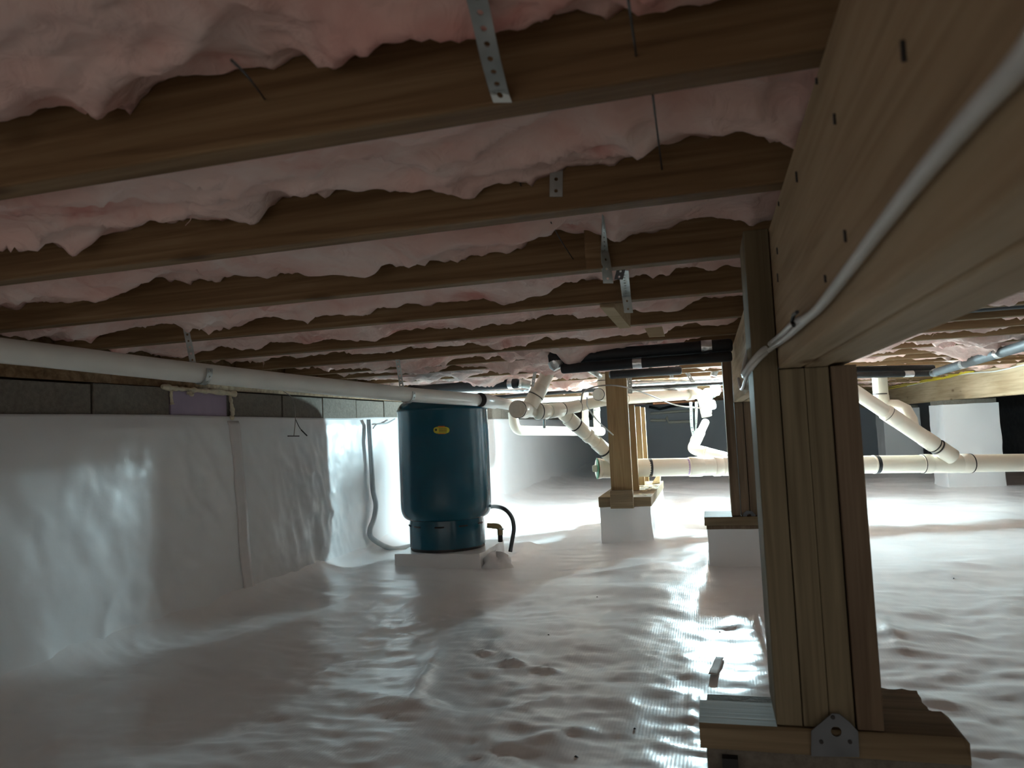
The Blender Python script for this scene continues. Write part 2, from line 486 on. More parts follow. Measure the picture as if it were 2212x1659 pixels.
# left wall: poured core behind, a visible course of blocks on top, sheet over the lower part
wl = tag(MB().box(XW - 0.25, XW - 0.16, YN, YB + 0.1, -0.1, ZTOP).build('wall_left', MORTAR), kind='structure')
MB().box(XW - 0.16, XW - 0.012, YN, YB, -0.05, 0.865).build('wall_core', MORTAR, wl)
edges = [YN, -0.9, -0.5, -0.1, 0.31, 0.70, 1.09, 1.47, 1.857, 2.197]
edges2 = [2.545, 2.908, 3.264, 3.626, 3.980]
while edges2[-1] < YB - 0.3: edges2.append(edges2[-1] + 0.362)
for E in (edges, edges2):
    for a, b in zip(E[:-1], E[1:]):
        j = random.uniform(-0.002, 0.002)
        MB().box(XW - 0.012 + j - 0.02, XW + j + 0.003, a + 0.004, b - 0.004, 0.70, 0.868 + random.uniform(-.003, .003)).build('block', BLOCK, wl, bevel=0.003)
# foam board set into the vent opening with beads of spray foam
vp = T('vent_foam_board', 'lavender foam board sealed with spray foam in the block wall vent opening', 'insulation board', (XW, 2.37, 0.70))
MB().box(XW - 0.020, XW + 0.004, 2.202, 2.515, 0.70, 0.862).build('board', FOAMB, vp, bevel=0.003)
def bead(pts, r0):
    P = bez(pts, 7); rs = [r0 * random.uniform(0.6, 1.35) for _ in P]; return MB().tube(P, rs, 9)
bead([(XW + 0.010, 2.15, 0.872), (XW + 0.011, 2.22, 0.868), (XW + 0.011, 2.33, 0.866), (XW + 0.011, 2.45, 0.864), (XW + 0.025, 2.54, 0.858)], 0.010).build('foam_bead', SPRAY, vp, smooth=True)
bead([(XW + 0.010, 2.525, 0.86), (XW + 0.021, 2.52, 0.82), (XW + 0.020, 2.528, 0.78), (XW + 0.011, 2.53, 0.755)], 0.008).build('foam_bead', SPRAY, vp, smooth=True)
bead([(XW + 0.010, 2.198, 0.865), (XW + 0.010, 2.195, 0.84), (XW + 0.010, 2.2, 0.81)], 0.008).build('foam_bead', SPRAY, vp, smooth=True)
bead([(XW + 0.024, 2.275, 0.862), (XW + 0.028, 2.28, 0.848), (XW + 0.011, 2.285, 0.855)], 0.007).build('foam_bead', SPRAY, vp, smooth=True)
# sill plate and rim board on top of the blocks
tag(MB().box(XW - 0.14, XW - 0.012, YN, YB, 0.874, 0.912).build('trim_1', W_JOIST), kind='structure')
tag(MB().box(XW - 0.15, XW - 0.11, YN, YB, 0.912, ZTOP).build('trim_2', W_JOIST), kind='structure')

# liner sheet on the left wall
wy = np.concatenate([[YN], np.arange(-0.2, 1.2, 0.05), np.arange(1.2, 4.4, 0.011), np.arange(4.4, YB, 0.022)])
wz = np.linspace(0.0, 1.0, 76)
Yw, Tw = np.meshgrid(wy, wz)
Zw = -0.01 + Tw * (0.778 + 0.006 * fbm(Yw * 1.5, Yw * 0, 31, 2))
dw = 0.006 + 0.010 * (fbm(Yw * 1.8, Zw * 1.2, 33, 3) + 0.4) + 0.006 * ridge(Yw * 5 + 1.2 * fbm(Zw * 3, Yw, 3), Zw * 1.3, 36, 2) * np.clip((6.0 - Yw) / 1.5, 0.0, 1)
dw = dw + 0.0042 * fbm(Yw * 12 + Zw * 3, Zw * 8, 39, 3) * np.clip((5.0 - Yw) / 1.0, 0, 1)
cr = np.exp(-((Yw - 3.12) / 0.26) ** 2) * np.exp(-((Zw - 0.33) / 0.26) ** 2)
dw = dw + cr * 0.028 * (ridge(Yw * 10 + Zw * 3, Zw * 5, 44, 3) - 0.3)
dw = dw + 0.006 * np.exp(-((Yw - 2.28) / 0.35) ** 2) * (ridge(Yw * 7 + Zw * 5, Zw * 6, 48, 2))
dw = 0.008 + np.clip(dw, 0.003, 0.08) * np.clip((0.775 - Zw) / 0.05, 0.15, 1) + 0.05 * np.exp(-Zw / 0.03)
wlin = tag(grid_mesh('wall_liner', np.stack([XW + dw, Yw, Zw], -1), len(wy), len(wz), LINER_W), 'white plastic vapour barrier sheet hung on the left block wall', 'plastic sheet')
m = wlin.modifiers.new('s', 'SOLIDIFY'); m.thickness = 0.0015; m.offset = 1
# taped seam, following the sheet
def sheet_x(yy, zz):
    i = int(np.argmin(np.abs(wy - yy))); k = int(np.clip((zz + 0.01) / 0.778 * 75, 0, 75)); return XW + float(dw[k, i])
rows = []
for k in range(40):
    zz = 0.05 + 0.70 * k / 39; yc = 2.60 - 0.07 * k / 39
    rows.append([(sheet_x(yc + o, zz) + 0.0035, yc + o, zz) for o in (-0.035, -0.018, 0, 0.018, 0.035)])
tp = grid_mesh('seam_tape', np.array(rows), 5, 40, TAPE)
tag(tp, 'vertical strip of pinkish seam tape on the left wall sheet', 'tape')
md = tp.modifiers.new('s', 'SOLIDIFY'); md.thickness = 0.001; md.offset = -1

# far wall, right wall, near end
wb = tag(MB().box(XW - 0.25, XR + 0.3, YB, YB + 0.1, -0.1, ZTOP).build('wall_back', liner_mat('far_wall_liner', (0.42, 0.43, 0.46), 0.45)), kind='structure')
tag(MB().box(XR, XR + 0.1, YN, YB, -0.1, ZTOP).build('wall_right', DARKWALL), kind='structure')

# ceiling: subfloor with the joists
ceil = tag(MB().box(XW - 0.25, XR + 0.2, YN, YB + 0.1, ZTOP, ZTOP + 0.03).build('ceiling', W_SUB), kind='structure')
JL = [-1.42, -1.0, -0.58, -0.17, 0.235, 0.648, 1.005, 1.414, 1.812, 2.272, 2.719, 3.10, 3.41, 3.89]
while JL[-1] < YB - 0.5: JL.append(JL[-1] + 0.405)
JR = [-1.42, -1.0, -0.58, -0.17, 0.235, 0.64, 1.0, 1.41, 1.80, 2.18, 2.52, 2.84, 3.17, 3.53, 3.91]
while JR[-1] < YB - 0.5: JR.append(JR[-1] + 0.40)
XG0, XG1 = 0.112, 0.226               # first girder
def joist_mesh(x0, x1, seed):
    rnd = random.Random(seed); bm = MB(); n = 12
    me = bpy.data.meshes.new('joist')
    bm.box(x0, x1, 0, 0.038, 0, 0.2345)
    me.from_pydata(bm.v, [], bm.f); me.materials.append(W_JOIST); me.update(); return me
meL = joist_mesh(XW - 0.10, 0.1685, 1); meR = joist_mesh(0.1695, XR, 2)
for L, me, nm in ((JL, meL, 'joist'), (JR, meR, 'joist')):
    for i, y in enumerate(L):
        o = bpy.data.objects.new(nm, me); COL.objects.link(o); o.parent = ceil
        o.location = (0, y, ZJ)
        b = o.modifiers.new('b', 'BEVEL'); b.width = 0.003; b.segments = 2

# ------------------------------------------------------------------ girders
def girder(label, x0, w, y0, y1, z0, z1, n=3):
    t = T('girder', label, 'beam', (x0 + w * n / 2, y0, z0))
    for i in range(n):
        off = random.uniform(-0.0025, 0.0025)
        o = MB().box(x0 + i * w + 0.0006, x0 + (i + 1) * w - 0.0006, y0, y1, z0 + off, z1 - 0.001).build('ply', W_GIRD, t, bevel=0.004)
    return t
g1 = girder('long near girder of three planks carrying the joists, with white cable stapled on', XG0, 0.038, YN, 3.62, 0.740, ZJ)
g2 = girder('yellowish far girder on white wrapped piers at the right', 2.15, 0.038, 2.4, 11.6, 0.748, ZJ)

# ------------------------------------------------------------------ insulation
ORD = ['first', 'second', 'third', 'fourth', 'fifth', 'sixth', 'seventh', 'eighth', 'ninth', 'tenth', 'eleventh', 'twelfth', 'thirteenth', 'fourteenth', 'fifteenth', 'sixteenth', 'seventeenth', 'eighteenth', 'nineteenth', 'twentieth', 'twenty-first', 'twenty-second', 'twenty-third', 'twenty-fourth', 'twenty-fifth', 'twenty-sixth', 'twenty-seventh', 'twenty-eighth']
def batt(name, x0, x1, y0, y1, seed, base, amp, sags, res, label, group, edge=0.030):
    nx = int((x1 - x0) / res) + 1; ny = max(8, int((y1 - y0) / res) + 1)
    xs = np.linspace(x0, x1, nx); ts = np.linspace(0, 1, ny)
    X, Tt = np.meshgrid(xs, ts); Y = y0 + (y1 - y0) * Tt
    wx = X + 0.11 * fbm(X * 4, Y * 5, seed + 3, 3); wyy = Y + 0.09 * fbm(X * 4 + 9, Y * 5, seed + 7, 3)
    low = fbm(X * 2.2, Y * 1.7 + seed, seed, 3)
    folds = ridge(wx * 3.4 + 0.8 * wyy, wyy * 6.0, seed + 11, 2)
    fold2 = ridge(wx * 8.0 - 2.0 * wyy, wyy * 15.0, seed + 41, 2)
    fine = fbm(wx * 30, wyy * 36, seed + 17, 3, 0.6)
    Z = base + amp * low - 0.055 * (folds - 0.42) - 0.026 * (fold2 - 0.4) + 0.0060 * fine
    for (sx, sw, sa) in sags:
        Z = Z - sa * np.exp(-((X - sx + 0.05 * fbm(Y * 9, X * 3, seed, 2)) / sw) ** 2) * np.clip(1.2 - np.abs(Tt - 0.55) * 1.1, 0, 1) * (0.75 + 0.5 * fbm(wx * 7, wyy * 9, seed + 23, 2))
    # ragged edges: torn fibre curls up where the batt meets the joists
    rag = fbm(X * 13, Y * 0 + seed, seed + 29, 4, 0.65)
    e = np.clip((Tt - 0.80 - 0.08 * rag) / 0.20, 0, 1)
    Z = Z + edge * e ** 1.5 * (1 + 0.9 * rag) - 0.010 * np.clip((0.16 - Tt) / 0.16, 0, 1)
    Z = np.clip(Z, ZJ - 0.10, ZTOP - 0.03)
    # keep the batt inside its bay; where it sags under the joists it may spill a little over them
    spill = np.clip((ZJ - 0.006 - Z) / 0.03, 0, 1)
    Y = Y + spill * (Tt - 0.35) * 0.055
    V = np.stack([X, Y, Z], -1)
    idx = np.arange(nx * ny).reshape(ny, nx)
    F = np.stack([idx[:-1, :-1], idx[1:, :-1], idx[1:, 1:], idx[:-1, 1:]], -1).reshape(-1, 4)
    ring = np.concatenate([idx[0, :], idx[1:, -1], idx[-1, -2::-1], idx[-2:0:-1, 0]])
    vv = V.reshape(-1, 3); nb = len(vv)
    top = vv[ring].copy(); top[:, 2] = ZTOP - 0.004
    top[:, 1] = np.clip(top[:, 1], y0, y1)
    n = len(ring); k = np.arange(n); k2 = (k + 1) % n
    S = np.stack([ring[k], ring[k2], nb + k2, nb + k], -1)
    me = bpy.data.meshes.new('batt')
    me.from_pydata(np.concatenate([vv, top]).tolist(), [], F.tolist() + S.tolist() + [list(range(nb, nb + n))[::-1]])
    me.materials.append(INSUL); me.polygons.foreach_set('use_smooth', [True] * len(me.polygons)); me.update()
    o = bpy.data.objects.new(name, me); COL.objects.link(o)
    tag(o, label, 'insulation', group)
    return o, (X, Y, Z)
def wisps(parent, pts):
    for p in pts:
        p = Vector(p); n = random.randint(1, 2)
        for _ in range(n):
            L = random.uniform(0.012, 0.03)
            q = [p, p + Vector((random.uniform(-.01, .01), random.uniform(-.008, .008), -L * .5)), p + Vector((random.uniform(-.02, .02), random.uniform(-.01, .01), -L))]
            P = bez(q, 5)
            MB().tube(P, [random.uniform(.0006, .0016) * (1 - .8 * i / len(P)) for i in range(len(P))], 5).build('wisp', INSUL, parent, smooth=True)
sagL = {9: [(-0.75, 0.28, 0.03)], 10: [(-0.55, 0.25, 0.075), (-1.15, 0.2, 0.03)], 11: [(-0.70, 0.35, 0.06), (-1.3, 0.2, 0.05)], 12: [(-0.75, 0.2, 0.06), (-1.5, 0.3, 0.03)],
        13: [(-0.75, 0.18, 0.06), (-1.25, 0.25, 0.04)], 14: [(-0.9, 0.5, 0.04)], 15: [(-0.9, 0.12, 0.09)], 16: [(-1.2, 0.4, 0.03)], 17: [(-1.0, 0.4, 0.04)]}
nvis = 0
for i in range(3, len(JL) - 1):
    y0, y1 = JL[i] + 0.0395, JL[i + 1] - 0.0015
    res = 0.0075 if JL[i] < 2.2 else 0.011 if JL[i] < 4 else 0.02
    base = ZJ + {4: 0.060, 5: 0.046, 6: 0.052, 7: 0.045, 8: 0.050, 9: 0.045}.get(i, 0.032)
    if i < 4: lab = 'pink fibreglass batt overhead, nearest of all, between the two closest joists'
    else: lab = 'pink fibreglass batt left of the girder in the %s joist bay counted from the front' % ORD[i - 4]
    o, g = batt('insulation_batt', XW - 0.05, XG0 - 0.006 if False else 0.150, y0, y1, 100 + i * 13, base, 0.030 if i < 9 else 0.034, sagL.get(i, []), res, lab, 'pink insulation batts left of the girder', edge=0.022)
    X, Y, Z = g
    ws = []
    if 5 <= i <= 13:
        for _ in range(2 if i < 9 else 6):
            k = random.randrange(X.shape[1]); r = X.shape[0] - random.randint(3, 8)
            ws.append((X[r, k], Y[r, k], Z[r, k] + 0.002))
        wisps(o, ws)
for i in range(7, len(JR) - 1):
    y0, y1 = JR[i] + 0.0395, JR[i + 1] - 0.0015
    res = 0.013 if JR[i] < 4 else 0.025
    lab = 'pink fibreglass batt right of the girder in the %s joist bay seen past it' % ORD[i - 7]
    sg = {13: [(1.25, 0.16, 0.06)], 14: [(1.35, 0.2, 0.09), (0.75, 0.2, 0.06)], 15: [(1.4, 0.25, 0.07)], 12: [(0.7, 0.15, 0.07)]}.get(i, [])
    o, g = batt('insulation_batt', 0.190, XR - 0.1, y0, y1, 700 + i * 17, ZJ + (0.10 if i == 10 else 0.035), 0.034, sg, res, lab, 'pink insulation batts right of the girder', edge=0.020)
    X, Y, Z = g
    if 11 <= i <= 15:
        ws = []
        for _ in range(4):
            k = random.randrange(X.shape[1] // 2); r = X.shape[0] - random.randint(3, 6)
            ws.append((X[r, k], Y[r, k], Z[r, k] + 0.002))
        wisps(o, ws)
# spring wires that hold the batts up
def wire(label, pts, r=0.0011):
    tag(MB().tube(bez(pts, 4), r, 6).build('insulation_wire', RUSTW), label, 'wire', 'insulation support wires')
wire('thin dark support wire across the pink batt left of the big perforated strap', [WY(500, 130, 0.46), WY(535, 165, 0.54), WY(572, 214, 0.646)])
wire('thin dark support wire under the batt right of the big perforated strap', [WY(1357, 0, 0.52), WY(1366, 60, 0.58), WY(1374, 120, 0.646)])
wire('thin dark support wire crossing the batt behind the second joist near the girder', [WY(1410, 205, 0.70), WY(1418, 270, 0.83), WY(1430, 366, 1.002)])
wire('short dark support wire poking out of the third bay batt', [WY(1190, 480, 1.22), WY(1212, 520, 1.32), WY(1238, 560, 1.412)])
wire('short dark support wire end below the batt beside the small strap', [WY(1115, 375, 0.99), WY(1126, 402, 1.0025)])

# ------------------------------------------------------------------ posts and piers
def ply(t, x0, x1, y0, y1, z0, z1, mat):
    return MB().box(x0, x1, y0, y1, z0, z1).build('ply', mat, t, bevel=0.0018)
PY = 1.225
post = T('support_post', 'near support post of four upright planks under the girder, its left plank lapping the beam', 'post', (0.15, PY + 0.07, 0.183))
ply(post, 0.0725, 0.1108, PY, PY + 0.140, 0.183, ZJ - 0.004, W_POST)
for i, d in enumerate((0.0, 0.003, -0.002)):
    ply(post, XG0 + i * 0.038 + 0.0003, XG0 + (i + 1) * 0.038 - 0.0003 - (0.0015 if i == 1 else 0), PY + d, PY + 0.140 + d, 0.183, 0.737, W_POST if i < 2 else W_POSTR)
# pentagon bracket plate at its foot, with a big hole and three nail holes
br = tag(bpy.data.objects.new('base_bracket', None), 'grey five-sided steel bracket plate at the foot of the near post', 'bracket')
COL.objects.link(br); ALL_THINGS.append(br)
def plate_with_hole(outline, hole_c, hr, y, th, mat, parent, n=24):
    """outline: list of (x,z); a flat plate in the XZ plane with a round hole"""
    mb = MB(); c = hole_c
    def edge_pt(a):
        dx, dz = math.cos(a), math.sin(a); best = None
        for (x0, z0), (x1, z1) in zip(outline, outline[1:] + outline[:1]):
            ex, ez = x1 - x0, z1 - z0; den = dx * ez - dz * ex
            if abs(den) < 1e-12: continue
            t = ((x0 - c[0]) * ez - (z0 - c[1]) * ex) / den; u = ((x0 - c[0]) * dz - (z0 - c[1]) * dx) / den
            if t > 0 and -1e-6 <= u <= 1 + 1e-6 and (best is None or t < best): best = t
        return (c[0] + dx * best, c[1] + dz * best)
    angs = sorted([2 * math.pi * k / n for k in range(n)] + [math.atan2(z - c[1], x - c[0]) % (2 * math.pi) for x, z in outline])
    m = len(angs)
    for yy in (y, y + th):
        for a in angs:
            e = edge_pt(a); mb.v.append((e[0], yy, e[1]))
        for a in angs: mb.v.append((c[0] + hr * math.cos(a), yy, c[1] + hr * math.sin(a)))
    for k in range(m):
        k2 = (k + 1) % m
        mb.f += [(k, k2, m + k2, m + k), (2 * m + k2, 2 * m + k, 3 * m + k, 3 * m + k2), (m + k, m + k2, 3 * m + k2, 3 * m + k), (k2, k, 2 * m + k, 2 * m + k2)]
    return mb.build('plate', mat, parent)
bc = [WY(u, v, PY - 0.012) for u, v in ((1752, 1632), (1752, 1578), (1778, 1556), (1797, 1540), (1812, 1541), (1834, 1558), (1853, 1579), (1856, 1634))]
plate_with_hole([(p.x, p.z) for p in bc], (WY(1803, 1572, PY).x, WY(1803, 1572, PY).z), 0.0075, PY - 0.0145, 0.002, STEEL, br)
for (u, v) in ((1799, 1549), (1774, 1602), (1836, 1602)):
    p = WY(u, v, PY - 0.0145); MB().tube([p + Vector((0, 0.0008, 0)), p + Vector((0, -0.002, 0))], 0.003, 10).build('nail_head', RUSTW, br)

pier = T('near_pier', 'dark hollow concrete block pier with wood plates under the near post', 'pier', (0.15, 1.35, -0.04))
# hollow block lying with its cells up
x0, x1, y0, y1, z0, z1 = -0.036, 0.338, PY - 0.003, PY + 0.235, -0.05, 0.143
for (a, b, c, d) in ((x0, x1, y0, y0 + 0.032), (x0, x1, y1 - 0.032, y1), (x0, x0 + 0.034, y0 + 0.032, y1 - 0.032), (x1 - 0.034, x1, y0 + 0.032, y1 - 0.032), ((x0 + x1) / 2 - 0.018, (x0 + x1) / 2 + 0.018, y0 + 0.032, y1 - 0.032)):
    MB().box(a, b, c, d, z0, z1).build('block_web', BLOCK, pier, bevel=0.003)
# front plate, slightly chamfered, and a rough second plate behind it
mb = MB()
mb.prism([Vector((-0.045, PY - 0.010, 0.145)), Vector((0.336, PY - 0.010, 0.145)), Vector((0.336, PY - 0.010, 0.176)), Vector((0.328, PY - 0.004, 0.182)), Vector((-0.045, PY - 0.004, 0.182)), Vector((-0.045, PY - 0.010, 0.176))], (0, 0.098, 0))
mb.build('plate', W_PLATE, pier)
def rag_board(xa, xb, ya, yb, za, zb, seed):
    mb = MB(); rr = random.Random(seed); pl = []
    n = 8
    for k in range(n + 1): pl.append(Vector((xa + (xb - xa) * k / n, ya, za)))
    for k in range(5): pl.append(Vector((xb + rr.uniform(-.012, .004), ya + (yb - ya) * (k + 1) / 6, za)))
    for k in range(n + 1): pl.append(Vector((xb - (xb - xa) * k / n, yb + rr.uniform(-.006, .003), za)))
    return mb.prism(pl[::-1], (0, 0, zb - za))
rag_board(0.232, 0.322, PY + 0.096, PY + 0.22, 0.145, 0.172, 3).build('plate', W_PLATE, pier)
MB().box(-0.036, 0.335, PY + 0.150, PY + 0.185, 0.1435, 0.150).build('mortar_bed', MORTAR, pier)
# black box stands in for the shade of a notch in the block face
MB().box(WY(1560, 1640, PY).x, WY(1594, 1640, PY).x, PY - 0.02, PY - 0.0035, 0.10, 0.135).build('painted_notch', BLACKR, pier)

P2Y = 3.37
post2 = T('support_post', 'second support post of upright planks below the girder, dark against the lamp', 'post', (0.14, P2Y + 0.07, 0.235))
ply(post2, 0.0725, 0.1105, P2Y + 0.02, P2Y + 0.16, 0.236, ZJ - 0.004, W_POSTR)
for i in range(3): ply(post2, XG0 + i * 0.038 + 0.0012, XG0 + (i + 1) * 0.038 - 0.0012, P2Y + 0.02, P2Y + 0.16, 0.236, 0.737, W_POSTR)
pier2 = T('wrapped_pier', 'white wrapped block pier with wood plate under the second post', 'pier', (0.15, P2Y + 0.12, -0.03))
MB().box(-0.048, 0.345, P2Y, P2Y + 0.24, 0.196, 0.234).build('plate', W_PLATE, pier2, bevel=0.003)
MB().box(-0.040, 0.338, P2Y + 0.006, P2Y + 0.235, 0.180, 0.1955).build('plate', W_POSTR, pier2, bevel=0.002)
def wrap(x0, x1, y0, y1, z0, z1, name, mat, parent, seed, amp=0.006, flare=0.015, res=0.02):
    """a sheet wrapped round a block: rounded box wall with wrinkles that flares at the foot"""
    per = []
    nx = max(4, int((x1 - x0) / res)); ny = max(4, int((y1 - y0) / res))
    for k in range(nx): per.append((x0 + (x1 - x0) * k / nx, y0, 0, -1))
    for k in range(ny): per.append((x1, y0 + (y1 - y0) * k / ny, 1, 0))
    for k in range(nx): per.append((x1 - (x1 - x0) * k / nx, y1, 0, 1))
    for k in range(ny): per.append((x0, y1 - (y1 - y0) * k / ny, -1, 0))
    nz = max(5, int((z1 - z0) / res)); V = []; n = len(per)
    A = np.arange(n)
    for j in range(nz + 1):
        z = z0 + (z1 - z0) * j / nz
        for i, (x, y, ux, uy) in enumerate(per):
            d = amp * float(fbm(np.array([i * 0.35]), np.array([j * 0.28 + seed]), seed, 3)[0]) + amp * 0.3 + flare * math.exp(-(z - z0) / 0.03)
            V.append((x + ux * d, y + uy * d, z + 0.25 * amp * math.sin(i * .7 + seed) * (j == nz)))
    F = []
    for j in range(nz):
        for i in range(n):
            i2 = (i + 1) % n; F.append((j * n + i, j * n + i2, (j + 1) * n + i2, (j + 1) * n + i))
    F.append([nz * n + i for i in range(n)])
    me = bpy.data.meshes.new(name); me.from_pydata(V, [], F); me.materials.append(mat)
    me.polygons.foreach_set('use_smooth', [True] * len(me.polygons))
    try: me.set_sharp_from_angle(angle=math.radians(50))
    except Exception: pass
    me.update(); o = bpy.data.objects.new(name, me); COL.objects.link(o); o.parent = parent; return o
wrap(-0.036, 0.335, P2Y + 0.01, P2Y + 0.23, -0.04, 0.1795, 'liner_wrap', LINER, pier2, 5, 0.004)
# small bracket on the foot of post two
b2 = [WY(u, v, P2Y + 0.015) for u, v in ((1605, 1128), (1605, 1110), (1612, 1103), (1624, 1104), (1632, 1112), (1633, 1128))]
br2 = T('base_bracket', 'small crumpled grey steel bracket at the foot of the second post', 'bracket', tuple(b2[0]))
plate_with_hole([(p.x, p.z) for p in b2], (sum(p.x for p in b2) / 6, sum(p.z for p in b2) / 6), 0.009, P2Y + 0.012, 0.0025, STEEL, br2)

# pier with a row of studs
P1X0, P1X1, P1Y0, P1Y1 = -0.628, -0.335, 4.10, 5.22
pier1 = T('wrapped_pier', 'long white wrapped pier topped with sawdust-strewn planks carrying four studs', 'pier', (-0.48, 4.6, -0.03))
wrap(P1X0 + 0.006, P1X1 - 0.006, P1Y0 + 0.008, P1Y1 - 0.01, -0.03, 0.205, 'liner_wrap', LINER, pier1, 11, 0.007, 0.02)
MB().box(P1X0, P1X0 + 0.145, P1Y0, P1Y1, 0.206, 0.262).build('plank', W_PLATE, pier1, bevel=0.003)
MB().box(P1X0 + 0.147, P1X1, P1Y0, P1Y1, 0.206, 0.258).build('plank', W_PLATE, pier1, bevel=0.003)
for k in range(14):                                  # shavings and splinters on the planks
    x = random.uniform(-0.42, P1X1 - 0.01); yy = random.uniform(P1Y0 + 0.06, P1Y1 - 0.1); a = random.uniform(0, 6.28); L = random.uniform(.008, .03)
    d = Vector((math.cos(a), math.sin(a), 0)); z = 0.260 + random.uniform(0, .003)
    MB().obox((x, yy, z + .003), d * L, d.cross(Vector((0, 0, 1))) * random.uniform(.003, .009), Vector((random.uniform(-.3, .3), 0, 1)) * .0015).build('shaving', PAPER, pier1)
MB().prism([Vector((-0.395, 4.98, 0.26)), Vector((-0.345, 4.99, 0.26)), Vector((-0.338, 5.0, 0.318)), Vector((-0.37, 4.985, 0.30))], (0.004, 0.03, 0.004)).build('splinter', PAPER, pier1)
SX0, SX1 = -0.553, -0.434
for i, (yy, zt, lab) in enumerate(((4.085, ZJ - 0.003, 'nearest of the four studs on the long wrapped pier, brown and knotty'), (4.45, 0.778, 'second stud on the long wrapped pier, just behind the nearest'),
                                   (4.82, 0.778, 'third stud on the long wrapped pier, behind the big drain pipe'), (5.14, 0.778, 'rearmost stud on the long wrapped pier, yellowish'))):
    z0 = 0.2635
    y0s = P1Y0 + 0.003 if i == 0 else yy
    tag(MB().box(SX0 + 0.004 * i, SX1 + 0.002 * i, y0s, y0s + 0.038, z0, zt).build('stud', W_STUD, None, bevel=0.003), lab, 'post', 'studs on the long wrapped pier')
tag(MB().box(SX0 - 0.004, SX1 + 0.004, P1Y0 - 0.0345, P1Y0 - 0.0015, 0.20, 0.300).build('cleat', W_PLATE, None, bevel=0.003), 'short wood cleat nailed to the front of the long wrapped pier', 'wood block')

# piers of the far girder
def big_pier(label, x0, x1, y0, y1, top):
    t = T('tall_pier', label, 'pier', ((x0 + x1) / 2, (y0 + y1) / 2, -0.03))
    wrap(x0, x1, y0, y1, -0.03, top - 0.04, 'liner_wrap', LINER, t, 21, 0.006, 0.012, 0.03)
    MB().box(x0 + 0.01, x1 - 0.01, y0 + 0.01, y1 - 0.01, top - 0.039, top - 0.001).build('cap_block', BLOCK, t, bevel=0.003)
    return t
big_pier('tall white wrapped pier under the far girder, brightly lit on its left side', 1.97, 2.40, 7.10, 7.50, 0.746)
big_pier('shaded lavender-grey wrapped pier farther back under the far girder', 2.02, 2.42, 9.6, 10.0, 0.746)

# ------------------------------------------------------------------ pressure tank
TX, TY, TR, SR = -1.335, 3.56, 0.233, 0.193
tz = lambda v: WY(960, v, TY - 0.21).z
tank = T('pressure_tank', 'teal well pressure tank with yellow sticker standing by the left wall', 'tank', (TX, TY, 0.078))
ZB = 0.080
z_sk = tz(1140); z_b0 = tz(1128); z_sh = tz(880)
prof = [(SR * 0.7, z_b0 - 0.01), (SR + 0.004, z_b0 + 0.000)]
for k in range(1, 9):
    a = k / 8 * math.pi / 2
    prof.append((SR + 0.004 + (TR - SR - 0.004) * math.sin(a), z_b0 + 0.066 * (1 - math.cos(a))))
prof += [(TR, z_b0 + 0.10), (TR, z_sh - 0.015), (TR + 0.0025, z_sh - 0.012), (TR + 0.0025, z_sh)]
for k in range(1, 11):
    a = k / 10 * math.pi / 2
    prof.append((TR * math.cos(a) * 0.985 + 0.002, z_sh + 0.085 * math.sin(a)))
MB().lathe(prof, (TX, TY, 0), 72).build('body', TEAL, tank, smooth=True)
sk = MB().lathe([(SR, ZB + 0.012), (SR, z_sk - 0.004), (SR - 0.004, z_b0 - 0.004), (SR - 0.004, z_b0 + 0.004)], (TX, TY, 0), 72).build('skirt', TEAL, tank, smooth=True)
MB().lathe([(SR - 0.006, ZB), (SR - 0.003, ZB), (SR - 0.003, ZB + 0.013), (SR - 0.006, ZB + 0.013)], (TX, TY, 0), 72).build('base_ring', BLACKR, tank, smooth=True)
toward = math.atan2(-TY, -TX)
for da in (-1.38, -0.88, -0.20, 0.42, 1.05):           # vent slots round the top of the skirt
    P = []
    for k in range(7):
        a = toward + da + (k / 6 - 0.5) * 0.24
        P.append((TX + (SR + 0.0005) * math.cos(a), TY + (SR + 0.0005) * math.sin(a), z_sk - 0.002))
    MB().tube(P, 0.0042, 6).build('vent_slot', BLACKR, sk)
def on_tank(u, v, off):
    d = ray(u, v); dx, dy = d.x, d.y; a = dx * dx + dy * dy; b = -2 * (dx * TX + dy * TY); c = TX * TX + TY * TY - (TR + off) ** 2
    t = (-b - math.sqrt(b * b - 4 * a * c)) / (2 * a); return CAM + d * t
def decal(u0, v0, u1, v1, name, mat, off, nx=8, ny=3, rnd=0.35):
    rows = []
    for j in range(ny + 1):
        q = j / ny; ins = rnd * (v1 - v0) * (1 - math.sqrt(max(0, 1 - (2 * q - 1) ** 2))) if rnd else 0
        rows.append([tuple(on_tank(u0 + ins + (u1 - u0 - 2 * ins) * k / nx, v0 + (v1 - v0) * q, off)) for k in range(nx + 1)])
    o = grid_mesh(name, np.array(rows), nx + 1, ny + 1, mat, tank)
    s = o.modifiers.new('s', 'SOLIDIFY'); s.thickness = 0.0006; s.offset = 0; return o
decal(936, 922, 971, 936.5, 'sticker', YELLOW, 0.0015, ny=8, rnd=0.5)
decal(946, 920.2, 961, 922.6, 'sticker_print', ORANGE, 0.0022, rnd=0); decal(946, 936, 962, 937.6, 'sticker_print', ORANGE, 0.0022, rnd=0)
for k in range(4): decal(948, 925.2 + 2.6 * k, 965, 926.0 + 2.6 * k, 'sticker_print', GLUE, 0.0024, rnd=0, ny=1)
decal(939.5, 926, 944, 931, 'sticker_print', GLUE, 0.0024, nx=3)
